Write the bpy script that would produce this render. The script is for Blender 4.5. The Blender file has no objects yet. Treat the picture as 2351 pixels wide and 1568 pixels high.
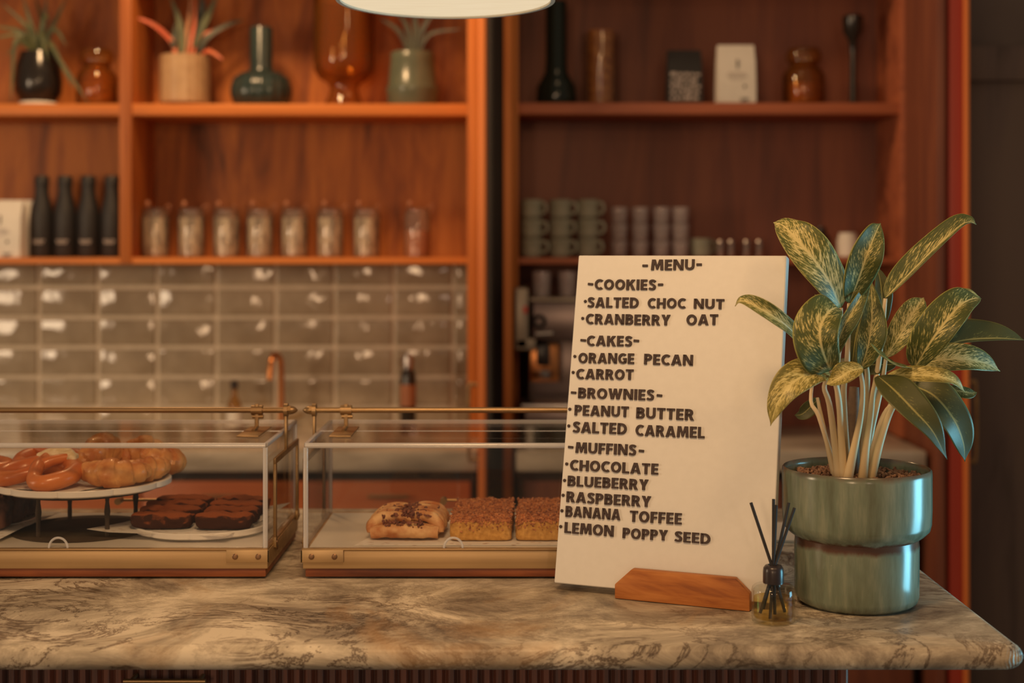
import bpy, bmesh, math, random
from mathutils import Vector, Matrix, noise

scene = bpy.context.scene
COL = scene.collection
PI = math.pi
random.seed(7)

# ---------------------------------------------------------------- camera
F = 3265.0           # focal length in pixels of the 2351 px wide frame (a 50 mm lens on 36 mm film)
CZ = 1.49            # eye height above the floor
HOR = 580.0          # horizon row
cd = bpy.data.cameras.new('camera')
cd.sensor_width = 36.0
cd.lens = 36.0 * F / 2351.0
cd.shift_y = -(784.0 - HOR) / 2351.0
cd.dof.use_dof = True
cd.dof.focus_distance = 1.80
cd.dof.aperture_fstop = 3.4
cd.clip_start = 0.05
cam = bpy.data.objects.new('camera', cd)
cam.location = (0, 0, CZ)
cam.rotation_euler = (PI / 2, 0, 0)
COL.objects.link(cam)
scene.camera = cam

# ---------------------------------------------------------------- world, lights, exposure
w = bpy.data.worlds.new('world')
scene.world = w
w.use_nodes = True
bgn = w.node_tree.nodes['Background']
bgn.inputs['Color'].default_value = (1.0, 0.73, 0.50, 1)
bgn.inputs['Strength'].default_value = 0.19
WARM = (1.0, 0.60, 0.285)

def area(name, loc, target, size, power, color=WARM, size_y=None, spread=PI):
    ld = bpy.data.lights.new(name, 'AREA')
    ld.energy = power
    ld.color = color
    ld.spread = spread
    if size_y:
        ld.shape = 'RECTANGLE'
        ld.size = size
        ld.size_y = size_y
    else:
        ld.shape = 'DISK'
        ld.size = size
    o = bpy.data.objects.new(name, ld)
    o.location = loc
    o.rotation_euler = (Vector(target) - Vector(loc)).to_track_quat('-Z', 'Y').to_euler()
    COL.objects.link(o)
    return o

area('counter_light', (-0.12, 0.95, 2.25), (-0.08, 1.95, 1.05), 0.30, 10.2)  # added out of view, carries the pendant's light down to the counter
area('side_counter_light', (0.80, 0.55, 2.75), (0.45, 1.85, 1.1), 0.30, 4)
area('shelf_light', (-0.98, 3.56, 3.05), (-0.45, 4.6, 1.30), 0.34, 25)
area('niche_light', (0.30, 3.5, 3.05), (0.5, 4.6, 1.6), 0.40, 1.2)
area('side_window', (2.3, 1.80, 0.85), (0.45, 1.80, 1.0), 0.60, 6.0, (0.26, 0.78, 1.0), size_y=1.25, spread=math.radians(66))
area('front_window', (-1.2, -2.6, 1.75), (-0.5, 4.0, 1.1), 0.45, 29, (1.0, 0.64, 0.36), size_y=1.0)
area('left_window', (-3.0, 1.5, 1.7), (-0.6, 4.5, 1.5), 0.65, 30, (1.0, 0.72, 0.46), size_y=0.9)
area('front_door_light', (0.9, -3.2, 1.75), (0.2, 4.0, 1.4), 0.20, 9, (1.0, 0.70, 0.50), size_y=1.0)

scene.view_settings.view_transform = 'Standard'
scene.view_settings.look = 'None'
scene.view_settings.exposure = 0.0
scene.view_settings.gamma = 1.0
scene.view_settings.use_curve_mapping = False
scene.cycles.transparent_max_bounces = 32
scene.cycles.max_bounces = 10

# ---------------------------------------------------------------- pixel helpers
def P(x, y, Y):
    return Vector(((x - 1175.5) * Y / F, Y, CZ + (HOR - y) * Y / F))
def PX(x, Y): return (x - 1175.5) * Y / F
def PZ(y, Y): return CZ + (HOR - y) * Y / F

# ---------------------------------------------------------------- materials
def nt(name):
    m = bpy.data.materials.new(name)
    m.use_nodes = True
    t = m.node_tree
    return m, t, t.nodes, t.links, t.nodes['Principled BSDF']

def setp(b, **k):
    for kk, v in k.items():
        s = b.inputs[kk.replace('_', ' ')]
        s.default_value = v

def ramp(N, stops):
    r = N.new('ShaderNodeValToRGB')
    e = r.color_ramp.elements
    while len(e) < len(stops): e.new(0.5)
    for q, (p, c) in zip(e, stops):
        q.position = p
        q.color = (*c, 1) if len(c) == 3 else c
    return r

def coords(N, L, scale=(1, 1, 1), rot=(0, 0, 0), kind='Object'):
    t = N.new('ShaderNodeTexCoord')
    mp = N.new('ShaderNodeMapping')
    mp.inputs['Scale'].default_value = scale
    mp.inputs['Rotation'].default_value = rot
    L.new(t.outputs[kind], mp.inputs['Vector'])
    return mp.outputs['Vector']

def nz(N, L, vec, scale=5, detail=4, rough=0.55, dist=0.0):
    n = N.new('ShaderNodeTexNoise')
    n.inputs['Scale'].default_value = scale
    n.inputs['Detail'].default_value = detail
    n.inputs['Roughness'].default_value = rough
    n.inputs['Distortion'].default_value = dist
    L.new(vec, n.inputs['Vector'])
    return n.outputs['Fac']

def bump(N, L, b, fac, strength=0.3, dist=0.002):
    bp = N.new('ShaderNodeBump')
    bp.inputs['Strength'].default_value = strength
    bp.inputs['Distance'].default_value = dist
    L.new(fac, bp.inputs['Height'])
    L.new(bp.outputs['Normal'], b.inputs['Normal'])

def plain(name, c, rough=0.5, metal=0.0, c2=None, scale=20, stretch=(1, 1, 1), bmp=0, bdist=0.001, spec=0.5, lo=0.35, hi=0.65, coat=0, detail=4):
    m, t, N, L, b = nt(name)
    setp(b, Roughness=rough, Metallic=metal)
    b.inputs['Specular IOR Level'].default_value = spec
    b.inputs['Coat Weight'].default_value = coat
    c2 = c2 or tuple(x * 0.85 for x in c)
    v = coords(N, L, stretch)
    f = nz(N, L, v, scale, detail)
    r = ramp(N, [(lo, c2), (hi, c)])
    L.new(f, r.inputs['Fac'])
    L.new(r.outputs['Color'], b.inputs['Base Color'])
    if bmp: bump(N, L, b, f, bmp, bdist)
    return m

def wood(name, c1, c2, c3=None, axis='z', scale=9, rough=0.45, spec=0.35, figure=1.0, stretch=10.0):
    """planed timber: long grain along one axis, with wandering cathedral figure"""
    m, t, N, L, b = nt(name)
    setp(b, Roughness=rough)
    b.inputs['Specular IOR Level'].default_value = spec
    s = {'x': (1 / stretch, 1, 1), 'y': (1, 1 / stretch, 1), 'z': (1, 1, 1 / stretch)}[axis]
    v = coords(N, L, s)
    f1 = nz(N, L, v, scale, 5, 0.6, 1.4 * figure)
    v2 = coords(N, L, tuple(q * (1 if q == 1 else 0.35) for q in s))
    f2 = nz(N, L, v2, scale * 14, 3, 0.6)
    mx = N.new('ShaderNodeMath'); mx.operation = 'MULTIPLY_ADD'
    L.new(f2, mx.inputs[0]); mx.inputs[1].default_value = 0.22; L.new(f1, mx.inputs[2])
    c3 = c3 or tuple(x * 0.55 for x in c1)
    r = ramp(N, [(0.43, c3), (0.56, c1), (0.70, c2)])
    L.new(mx.outputs[0], r.inputs['Fac'])
    L.new(r.outputs['Color'], b.inputs['Base Color'])
    bump(N, L, b, f2, 0.08, 0.001)
    return m

def glassy(name, tint=(1, 1, 1), gloss=1.0, rough=0.02, ior=1.45, body=0.0, bodycol=(0.8, 0.8, 0.8), edge=None):
    """clear sheet or blown glass: tinted straight-through light with a Fresnel shine"""
    m, t, N, L, b = nt(name)
    N.remove(b)
    out = N['Material Output']
    tr = N.new('ShaderNodeBsdfTransparent'); tr.inputs['Color'].default_value = (*tint, 1)
    gl = N.new('ShaderNodeBsdfGlossy'); gl.inputs['Roughness'].default_value = rough
    lw = N.new('ShaderNodeLayerWeight'); lw.inputs['Blend'].default_value = 0.5
    pw = N.new('ShaderNodeMath'); pw.operation = 'POWER'; pw.inputs[1].default_value = 5.0
    L.new(lw.outputs['Facing'], pw.inputs[0])
    if edge:      # looking along the wall of the vessel there is more coloured glass to see through
        ew = N.new('ShaderNodeMath'); ew.operation = 'POWER'; ew.inputs[1].default_value = 2.2
        L.new(lw.outputs['Facing'], ew.inputs[0])
        em = N.new('ShaderNodeMix'); em.data_type = 'RGBA'
        L.new(ew.outputs[0], em.inputs[0]); em.inputs[6].default_value = (*tint, 1); em.inputs[7].default_value = (*edge, 1)
        L.new(em.outputs[2], tr.inputs['Color'])
    f0 = ((ior - 1) / (ior + 1)) ** 2
    mu = N.new('ShaderNodeMath'); mu.operation = 'MULTIPLY_ADD'
    mu.inputs[1].default_value = (1 - f0) * 0.8 * gloss; mu.inputs[2].default_value = f0 * gloss
    L.new(pw.outputs[0], mu.inputs[0])
    src = tr.outputs[0]
    if body > 0:
        df = N.new('ShaderNodeBsdfDiffuse'); df.inputs['Color'].default_value = (*bodycol, 1)
        m0 = N.new('ShaderNodeMixShader'); m0.inputs[0].default_value = body
        L.new(tr.outputs[0], m0.inputs[1]); L.new(df.outputs[0], m0.inputs[2])
        src = m0.outputs[0]
    mx = N.new('ShaderNodeMixShader')
    L.new(mu.outputs[0], mx.inputs[0]); L.new(src, mx.inputs[1]); L.new(gl.outputs[0], mx.inputs[2])
    L.new(mx.outputs[0], out.inputs['Surface'])
    return m

M = {}
M['wood'] = wood('orange_timber', (0.48, 0.150, 0.034), (0.60, 0.21, 0.05), (0.28, 0.082, 0.024), 'z', 5, 0.45, 0.25)
M['wood_x'] = wood('orange_timber_shelf', (0.52, 0.165, 0.038), (0.62, 0.21, 0.05), (0.38, 0.115, 0.03), 'x', 6, 0.45, 0.25)
M['wood_back'] = wood('orange_veneer', (0.31, 0.092, 0.026), (0.48, 0.160, 0.036), (0.11, 0.038, 0.018), 'z', 4.2, 0.5, 0.25, figure=1.6, stretch=5)
M['wood_red'] = wood('red_brown_veneer', (0.20, 0.066, 0.042), (0.25, 0.085, 0.048), (0.14, 0.05, 0.036), 'z', 7, 0.5)
M['wood_red_x'] = wood('red_brown_shelf', (0.34, 0.10, 0.05), (0.42, 0.13, 0.06), None, 'x', 7, 0.5)
M['door_orange'] = wood('orange_lacquered_edge', (0.75, 0.22, 0.06), (0.80, 0.25, 0.07), (0.66, 0.18, 0.05), 'z', 4, 0.4)
M['cabinet_orange'] = wood('orange_cabinet_veneer', (0.60, 0.155, 0.042), (0.66, 0.18, 0.05), (0.50, 0.12, 0.035), 'x', 5, 0.4)
M['door_red'] = wood('red_lacquered_timber', (0.42, 0.055, 0.035), (0.46, 0.065, 0.04), (0.36, 0.045, 0.03), 'z', 4, 0.4)
M['walnut'] = wood('oiled_walnut', (0.19, 0.058, 0.025), (0.30, 0.095, 0.034), (0.085, 0.028, 0.018), 'x', 9, 0.45, 0.25, stretch=7)
M['acacia'] = wood('acacia_block', (0.36, 0.125, 0.034), (0.48, 0.19, 0.055), (0.19, 0.058, 0.022), 'x', 14, 0.5, 0.2, stretch=6, figure=1.6)
M['dark_wall'] = plain('dark_brown_wall', (0.15, 0.12, 0.11), 0.7, c2=(0.12, 0.095, 0.088), scale=3)
M['dark_panel'] = wood('dark_brown_panel', (0.13, 0.10, 0.095), (0.15, 0.115, 0.10), None, 'z', 5, 0.6)
M['fluted'] = wood('dark_fluted_timber', (0.11, 0.055, 0.048), (0.18, 0.07, 0.05), (0.07, 0.04, 0.04), 'z', 30, 0.5, stretch=14)
M['floor'] = plain('grey_floor', (0.10, 0.085, 0.07), 0.6, scale=4)
M['black_gap'] = plain('black_recess', (0.07, 0.062, 0.058), 0.8, scale=3)  # near-black base colour carries the shade of gaps and recesses

def brass(name, c=(0.38, 0.25, 0.12), c2=(0.26, 0.16, 0.075), rough=0.38, st=(0.05, 1, 1), scale=40):
    return plain(name, c, rough, 0.75, c2, scale, st, bmp=0.04, bdist=0.0005)
M['brass'] = brass('aged_brass')
M['brass_sheet'] = brass('brushed_brass_sheet', (0.54, 0.38, 0.205), (0.42, 0.28, 0.14), 0.48, (0.02, 1, 1), 60)
M['brass_dark'] = brass('dark_brass_screw', (0.26, 0.15, 0.08), (0.18, 0.10, 0.06), 0.4)
M['steel'] = plain('dull_steel', (0.50, 0.46, 0.44), 0.3, 1.0, (0.38, 0.35, 0.34), 12)
M['iron'] = plain('dark_bronze_iron', (0.07, 0.052, 0.038), 0.8, 0.0, (0.05, 0.036, 0.028), 25, spec=0.12)
M['acrylic'] = glassy('clear_acrylic', (0.965, 0.955, 0.94), 0.9, 0.03, 1.42)
M['acrylic_lid'] = glassy('acrylic_lid_sheet', (0.91, 0.885, 0.85), 0.55, 0.05, 1.45)  # darker tint than the panes stands for the dark ceiling reflected in the lid
M['acrylic_edge'] = glassy('acrylic_edge', (0.85, 0.85, 0.84), 1.2, 0.12, 1.5, 0.44, (0.85, 0.84, 0.86))
M['glass'] = glassy('clear_glass', (0.93, 0.93, 0.91), 1.0, 0.03)
M['glass_thick'] = glassy('clear_thick_glass', (0.93, 0.91, 0.88), 1.3, 0.05, 1.6, 0.05, (0.75, 0.72, 0.66), (0.45, 0.42, 0.40))
M['tumbler_glass'] = glassy('stacked_tumbler_glass', (0.86, 0.82, 0.82), 1.6, 0.06, 1.6, 0.26, (0.82, 0.74, 0.74), (0.55, 0.50, 0.50))  # whitish body colour stands in for the bright highlights on the tumblers
M['amber_glass'] = glassy('amber_glass', (0.90, 0.72, 0.46), 1.0, 0.05, 1.5, 0.10, (0.42, 0.19, 0.05), (0.20, 0.075, 0.03))
M['green_glass'] = glassy('bottle_green_glass', (0.10, 0.14, 0.11), 1.0, 0.06, 1.5, 0.5, (0.020, 0.035, 0.028))
M['oil'] = glassy('pale_yellow_oil', (0.93, 0.82, 0.50), 0.6, 0.02, 1.36)
M['black_glass'] = plain('black_glossy', (0.02, 0.016, 0.014), 0.18, scale=5)
M['black_matt'] = plain('black_matt_coat', (0.022, 0.020, 0.021), 0.55, scale=30)
M['black_plastic'] = plain('black_plastic', (0.03, 0.022, 0.024), 0.3, scale=30)
M['black_reed'] = plain('black_reed_fibre', (0.022, 0.020, 0.022), 0.7, scale=60)
M['white_board'] = plain('off_white_board', (0.70, 0.68, 0.64), 0.6, c2=(0.68, 0.66, 0.62), scale=90, bmp=0.02)
M['letters'] = plain('dark_brown_felt_letters', (0.050, 0.030, 0.028), 0.7, c2=(0.040, 0.024, 0.022), scale=60)
M['melamine'] = plain('white_melamine', (0.78, 0.75, 0.70), 0.35, c2=(0.74, 0.71, 0.66), scale=8)
M['liner'] = plain('cream_tray_liner', (0.62, 0.58, 0.52), 0.6, c2=(0.60, 0.56, 0.50), scale=8)
M['paper_white'] = plain('white_paper', (0.72, 0.69, 0.64), 0.7, c2=(0.68, 0.65, 0.60), scale=25, bmp=0.1)
M['print'] = plain('black_print', (0.04, 0.035, 0.03), 0.7, scale=40)
M['print_pale'] = plain('pale_print', (0.60, 0.52, 0.48), 0.7, scale=40)
M['grout'] = plain('pale_grout', (0.78, 0.68, 0.54), 0.8, c2=(0.70, 0.60, 0.47), scale=40)

# printed greaseproof paper: sparse slanting brown script marks
m, t, N, L, b = nt('printed_greaseproof'); M['paper'] = m
setp(b, Roughness=0.65)
v = coords(N, L, (60, 190, 1), (0, 0, 0.5))
vo = N.new('ShaderNodeTexVoronoi'); vo.inputs['Scale'].default_value = 1.0
L.new(v, vo.inputs['Vector'])
r = ramp(N, [(0.15, (0.40, 0.24, 0.15)), (0.25, (0.76, 0.73, 0.68))])
L.new(vo.outputs['Distance'], r.inputs['Fac']); L.new(r.outputs['Color'], b.inputs['Base Color'])

# stone worktop: grey and cream bands with dark wisps and an amber streak
m, t, N, L, b = nt('veined_stone'); M['stone'] = m
setp(b, Roughness=0.42); b.inputs['Specular IOR Level'].default_value = 0.3
v = coords(N, L, (0.75, 0.9, 0.9), (0, 0, 0.45))
f1 = nz(N, L, v, 6.5, 10, 0.74, 0.9)
f2 = nz(N, L, v, 8.0, 12, 0.72, 1.5)
f3 = nz(N, L, v, 3.0, 4, 0.5, 0.6)
r1 = ramp(N, [(0.34, (0.125, 0.10, 0.078)), (0.44, (0.29, 0.24, 0.18)), (0.52, (0.47, 0.40, 0.30)), (0.60, (0.70, 0.61, 0.47))])
L.new(f1, r1.inputs['Fac'])
r2 = ramp(N, [(0.466, (1, 1, 1)), (0.494, (0.24, 0.18, 0.15)), (0.504, (0.20, 0.15, 0.13)), (0.530, (1, 1, 1))])
L.new(f2, r2.inputs['Fac'])
mul = N.new('ShaderNodeMix'); mul.data_type = 'RGBA'; mul.blend_type = 'MULTIPLY'
L.new(r1.outputs['Color'], mul.inputs[6]); L.new(r2.outputs['Color'], mul.inputs[7])
mk = ramp(N, [(0.38, (0.12, 0.12, 0.12)), (0.54, (0.9, 0.9, 0.9))]); L.new(f3, mk.inputs['Fac'])
L.new(mk.outputs['Color'], mul.inputs[0])
am = N.new('ShaderNodeMix'); am.data_type = 'RGBA'
f4 = nz(N, L, v, 2.1, 5, 0.55, 2.2)
ra = ramp(N, [(0.58, (0, 0, 0)), (0.70, (0.7, 0.7, 0.7))]); L.new(f4, ra.inputs['Fac'])
L.new(ra.outputs['Color'], am.inputs[0]); L.new(mul.outputs[2], am.inputs[6]); am.inputs[7].default_value = (0.42, 0.24, 0.10, 1)
L.new(am.outputs[2], b.inputs['Base Color'])

# back worktop stone
M['stone_back'] = plain('grey_marble', (0.62, 0.55, 0.46), 0.3, c2=(0.30, 0.26, 0.21), scale=7, stretch=(0.5, 1, 1.6))

# glazed hand-made tile
m, t, N, L, b = nt('glazed_tile'); M['tile'] = m
setp(b, Roughness=0.09)
v = coords(N, L, (1, 1, 1))
f = nz(N, L, v, 9, 5); r = ramp(N, [(0.35, (0.34, 0.275, 0.195)), (0.65, (0.47, 0.39, 0.285))])
L.new(f, r.inputs['Fac']); L.new(r.outputs['Color'], b.inputs['Base Color'])
g = nz(N, L, v, 10, 2); bump(N, L, b, g, 0.30, 0.016)

# pot glaze: blue-green with drips, bare brown at the waist
m, t, N, L, b = nt('sea_green_glaze'); M['glaze'] = m
setp(b, Roughness=0.20)
v = coords(N, L, (1, 1, 0.16)); f = nz(N, L, v, 60, 4, 0.6)
r = ramp(N, [(0.30, (0.110, 0.125, 0.085)), (0.50, (0.155, 0.190, 0.138)), (0.70, (0.25, 0.27, 0.195))])
L.new(f, r.inputs['Fac'])
tc = N.new('ShaderNodeTexCoord'); sp = N.new('ShaderNodeSeparateXYZ'); L.new(tc.outputs['Object'], sp.inputs[0])
ad = N.new('ShaderNodeMath'); ad.operation = 'MULTIPLY_ADD'; L.new(f, ad.inputs[0]); ad.inputs[1].default_value = 0.016; L.new(sp.outputs['Z'], ad.inputs[2])
mr = N.new('ShaderNodeMapRange'); mr.inputs['From Min'].default_value = 0; mr.inputs['From Max'].default_value = 0.18; L.new(ad.outputs[0], mr.inputs['Value'])
rb = ramp(N, [(0.0, (0.5, 0.5, 0.5)), (0.09, (0, 0, 0)), (0.445, (0, 0, 0)), (0.475, (1, 1, 1)), (0.515, (1, 1, 1)), (0.535, (0, 0, 0)), (0.955, (0, 0, 0)), (0.995, (0.8, 0.8, 0.8))])
L.new(mr.outputs[0], rb.inputs['Fac'])
mx = N.new('ShaderNodeMix'); mx.data_type = 'RGBA'
L.new(rb.outputs['Color'], mx.inputs[0]); L.new(r.outputs['Color'], mx.inputs[6]); mx.inputs[7].default_value = (0.10, 0.050, 0.033, 1)
L.new(mx.outputs[2], b.inputs['Base Color'])

# variegated leaf: cream midrib and flecks along the side veins
def leafmat(name, dark, mid, pale, edge, amount=0.5):
    m, t, N, L, b = nt(name)
    setp(b, Roughness=0.42)
    b.inputs['Specular IOR Level'].default_value = 0.35
    uv = N.new('ShaderNodeTexCoord'); s = N.new('ShaderNodeSeparateXYZ'); L.new(uv.outputs['UV'], s.inputs[0])
    def mth(op, a, bb=None, c=None):
        q = N.new('ShaderNodeMath'); q.operation = op
        for i, z in enumerate((a, bb, c)):
            if z is None: continue
            if isinstance(z, (int, float)): q.inputs[i].default_value = z
            else: L.new(z, q.inputs[i])
        return q.outputs[0]
    au = mth('MULTIPLY', mth('ABSOLUTE', mth('SUBTRACT', s.outputs['X'], 0.5)), 2.0)
    vein = mth('SUBTRACT', s.outputs['Y'], mth('MULTIPLY', au, 0.30))
    cb = N.new('ShaderNodeCombineXYZ')
    L.new(mth('MULTIPLY', s.outputs['X'], 15.0), cb.inputs[0]); L.new(mth('MULTIPLY', vein, 50.0), cb.inputs[1])
    oi = N.new('ShaderNodeObjectInfo'); L.new(mth('MULTIPLY', oi.outputs['Random'], 40.0), cb.inputs[2])
    f = nz(N, L, cb.outputs[0], 1.0, 5, 0.65, 0.4)
    cb2 = N.new('ShaderNodeCombineXYZ')
    L.new(mth('MULTIPLY', s.outputs['X'], 3.0), cb2.inputs[0]); L.new(mth('MULTIPLY', vein, 7.0), cb2.inputs[1]); L.new(oi.outputs['Random'], cb2.inputs[2])
    f0 = nz(N, L, cb2.outputs[0], 1.0, 2)
    near = mth('SUBTRACT', 1.0, au)
    val = mth('ADD', mth('ADD', f, mth('MULTIPLY', near, 0.13)), mth('MULTIPLY', mth('SUBTRACT', f0, 0.5), 0.35))
    th = 0.78 - 0.22 * amount
    r = ramp(N, [(th - 0.07, dark), (th - .01, mid), (th + 0.06, pale)])
    L.new(val, r.inputs['Fac'])
    rib = ramp(N, [(0.055, (1, 1, 1)), (0.10, (0, 0, 0))]); L.new(mth('ADD', au, mth('MULTIPLY', f, 0.05)), rib.inputs['Fac'])
    x1 = N.new('ShaderNodeMix'); x1.data_type = 'RGBA'
    L.new(rib.outputs['Color'], x1.inputs[0]); L.new(r.outputs['Color'], x1.inputs[6]); x1.inputs[7].default_value = (*pale, 1)
    ed = ramp(N, [(0.95, (0, 0, 0)), (0.985, (0.8, 0.8, 0.8))]); L.new(au, ed.inputs['Fac'])
    x2 = N.new('ShaderNodeMix'); x2.data_type = 'RGBA'
    L.new(ed.outputs['Color'], x2.inputs[0]); L.new(x1.outputs[2], x2.inputs[6]); x2.inputs[7].default_value = (*edge, 1)
    L.new(x2.outputs[2], b.inputs['Base Color'])
    b.inputs['Subsurface Weight'].default_value = 0.0
    bump(N, L, b, f, 0.10, 0.001)
    return m
M['leaf'] = leafmat('variegated_leaf', (0.066, 0.084, 0.024), (0.185, 0.185, 0.045), (0.58, 0.50, 0.21), (0.36, 0.34, 0.09), 0.62)
M['leaf_pale'] = leafmat('heavily_variegated_leaf', (0.090, 0.105, 0.028), (0.27, 0.25, 0.06), (0.64, 0.55, 0.25), (0.42, 0.38, 0.11), 0.85)
M['leaf_dark'] = leafmat('dark_leaf', (0.068, 0.074, 0.024), (0.12, 0.125, 0.036), (0.32, 0.29, 0.10), (0.20, 0.19, 0.05), 0.15)
M['leaf_yellow'] = leafmat('yellowing_leaf', (0.16, 0.14, 0.035), (0.42, 0.34, 0.09), (0.62, 0.53, 0.22), (0.40, 0.34, 0.09), 0.80)
M['petiole'] = plain('pale_petiole', (0.78, 0.62, 0.40), 0.5, c2=(0.62, 0.48, 0.26), scale=14, stretch=(1, 1, 0.4))
M['cane'] = plain('brown_cane', (0.24, 0.14, 0.07), 0.7, c2=(0.12, 0.07, 0.04), scale=40)
M['mulch'] = plain('gravel_mulch', (0.36, 0.20, 0.12), 0.9, c2=(0.14, 0.07, 0.045), scale=130, detail=1)
M['soil'] = plain('dark_soil', (0.06, 0.035, 0.025), 0.95, scale=60, bmp=0.5, bdist=0.004)
M['grass_leaf'] = plain('dull_green_blade', (0.12, 0.13, 0.055), 0.5, c2=(0.055, 0.065, 0.035), scale=18)
M['dark_leafy'] = plain('dark_green_foliage', (0.06, 0.065, 0.04), 0.5, c2=(0.035, 0.04, 0.03), scale=18)
M['red_stem'] = plain('coral_stem', (0.62, 0.13, 0.07), 0.5, c2=(0.50, 0.16, 0.07), scale=14)
M['stem_brown'] = plain('tan_stem', (0.46, 0.22, 0.11), 0.6, scale=20)
# food
M['pretzel'] = plain('lye_crust', (0.64, 0.20, 0.048), 0.33, c2=(0.50, 0.125, 0.03), scale=24, coat=0.2)
M['crumb_white'] = plain('white_crumb', (0.80, 0.68, 0.46), 0.8, c2=(0.66, 0.50, 0.28), scale=90, bmp=0.5, bdist=0.003)
M['croissant'] = plain('baked_pastry', (0.76, 0.38, 0.125), 0.45, c2=(0.48, 0.155, 0.035), scale=38, stretch=(1, 1, 1), bmp=0.35, bdist=0.002, coat=0.15)
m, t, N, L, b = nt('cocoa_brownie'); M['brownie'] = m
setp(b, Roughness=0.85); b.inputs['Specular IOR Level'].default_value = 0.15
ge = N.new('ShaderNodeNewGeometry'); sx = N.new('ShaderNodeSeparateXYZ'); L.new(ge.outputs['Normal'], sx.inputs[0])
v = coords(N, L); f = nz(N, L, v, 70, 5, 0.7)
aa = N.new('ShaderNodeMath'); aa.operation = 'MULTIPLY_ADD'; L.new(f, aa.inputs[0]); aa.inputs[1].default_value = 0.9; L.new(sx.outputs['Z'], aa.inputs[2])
r = ramp(N, [(0.62, (0.052, 0.020, 0.013)), (0.95, (0.26, 0.075, 0.026))]); L.new(aa.outputs[0], r.inputs['Fac'])  # cocoa brown top; dark side faces also supply the shade between pieces
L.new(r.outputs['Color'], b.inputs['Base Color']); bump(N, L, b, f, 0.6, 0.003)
M['chocolate'] = plain('dark_chocolate_cake', (0.11, 0.040, 0.022), 0.75, c2=(0.04, 0.016, 0.011), scale=60, bmp=0.7, bdist=0.003)
M['sponge'] = plain('orange_sponge', (0.66, 0.37, 0.10), 0.85, c2=(0.46, 0.23, 0.05), scale=150, bmp=0.6, bdist=0.002)
M['glazed_top'] = plain('baked_crumb_top', (0.54, 0.20, 0.06), 0.6, c2=(0.36, 0.11, 0.035), scale=110, bmp=0.5, bdist=0.002)
M['nut'] = plain('chopped_pecan', (0.60, 0.24, 0.085), 0.6, c2=(0.25, 0.075, 0.028), scale=160, detail=1)
M['nut_dark'] = plain('dark_chopped_pecan', (0.24, 0.075, 0.035), 0.6, c2=(0.12, 0.035, 0.02), scale=160, detail=1)
M['plait'] = plain('sugared_plait', (0.76, 0.48, 0.23), 0.6, c2=(0.46, 0.155, 0.04), scale=42, bmp=0.4, bdist=0.003)
# shelf ceramics and packs
M['cream_ribbed'] = plain('buff_ceramic', (0.44, 0.29, 0.16), 0.3, c2=(0.38, 0.24, 0.13), scale=30)
M['teal'] = plain('dark_teal_glaze', (0.030, 0.048, 0.045), 0.2, c2=(0.022, 0.036, 0.035), scale=10)
M['sage'] = plain('sage_green_glaze', (0.115, 0.135, 0.095), 0.25, c2=(0.09, 0.105, 0.075), scale=10)
M['mug'] = plain('grey_green_stoneware', (0.36, 0.36, 0.29), 0.25, c2=(0.27, 0.28, 0.22), scale=18)
M['tea'] = plain('mixed_dried_tea', (0.80, 0.70, 0.55), 0.6, c2=(0.26, 0.19, 0.13), scale=60, stretch=(1, 1, 0.35), detail=3, lo=0.38, hi=0.62)
M['orange_tea'] = plain('orange_granules', (0.66, 0.24, 0.08), 0.6, c2=(0.45, 0.15, 0.06), scale=120)
M['amber_fill'] = plain('amber_chips', (0.56, 0.24, 0.07), 0.6, c2=(0.24, 0.08, 0.03), scale=70, detail=2)
M['cork'] = plain('brown_bung', (0.34, 0.13, 0.06), 0.5, scale=40)
M['red'] = plain('red_plastic', (0.75, 0.06, 0.03), 0.4, scale=10)
M['machine'] = plain('mauve_grey_metal', (0.22, 0.165, 0.16), 0.32, 0.5, c2=(0.19, 0.145, 0.14), scale=6)
M['machine_pale'] = plain('pale_beige_metal', (0.40, 0.34, 0.27), 0.4, 0.3, scale=6)
M['copper'] = plain('copper_pipe', (0.66, 0.28, 0.11), 0.3, 1.0, scale=10)
M['shade_fabric'] = plain('cream_shade_fabric', (0.75, 0.68, 0.56), 0.8, scale=80, stretch=(0.1, 1, 1))

# glowing diffuser of the pendant
m, t, N, L, b = nt('glowing_linen'); M['glow'] = m
v = coords(N, L, (2, 30, 1)); f = nz(N, L, v, 5, 4)
r = ramp(N, [(0.3, (0.80, 0.62, 0.39)), (0.7, (0.88, 0.71, 0.47))]); L.new(f, r.inputs['Fac'])
b.inputs['Base Color'].default_value = (0.06, 0.045, 0.03, 1); b.inputs['Specular IOR Level'].default_value = 0.1; L.new(r.outputs['Color'], b.inputs['Emission Color'])
setp(b, Roughness=0.8); b.inputs['Emission Strength'].default_value = 0.95

# ---------------------------------------------------------------- mesh helpers
def obj(name, bm, mat, parent=None, loc=None, smooth=40):
    """link one bmesh as ONE object; vertices of a part are given in its thing's own space"""
    me = bpy.data.meshes.new(name)
    bmesh.ops.recalc_face_normals(bm, faces=bm.faces)
    bm.to_mesh(me); bm.free()
    if mat is not None: me.materials.append(mat)
    if smooth and len(me.polygons):
        me.polygons.foreach_set('use_smooth', [True] * len(me.polygons))
        me.set_sharp_from_angle(angle=math.radians(smooth))
    o = bpy.data.objects.new(name, me)
    COL.objects.link(o)
    if parent is not None: o.parent = parent
    if loc is not None: o.location = loc
    return o

def thing(name, label, cat, loc=(0, 0, 0), rotz=0.0, group=None):
    o = bpy.data.objects.new(name, None)
    o.empty_display_size = 0.02
    COL.objects.link(o)
    o.location = loc
    o.rotation_euler = (0, 0, rotz)
    return tag(o, label, cat, group)

def tag(o, label, cat, group=None, kind=None):
    o['label'] = label; o['category'] = cat
    if group: o['group'] = group
    if kind: o['kind'] = kind
    return o

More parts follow.
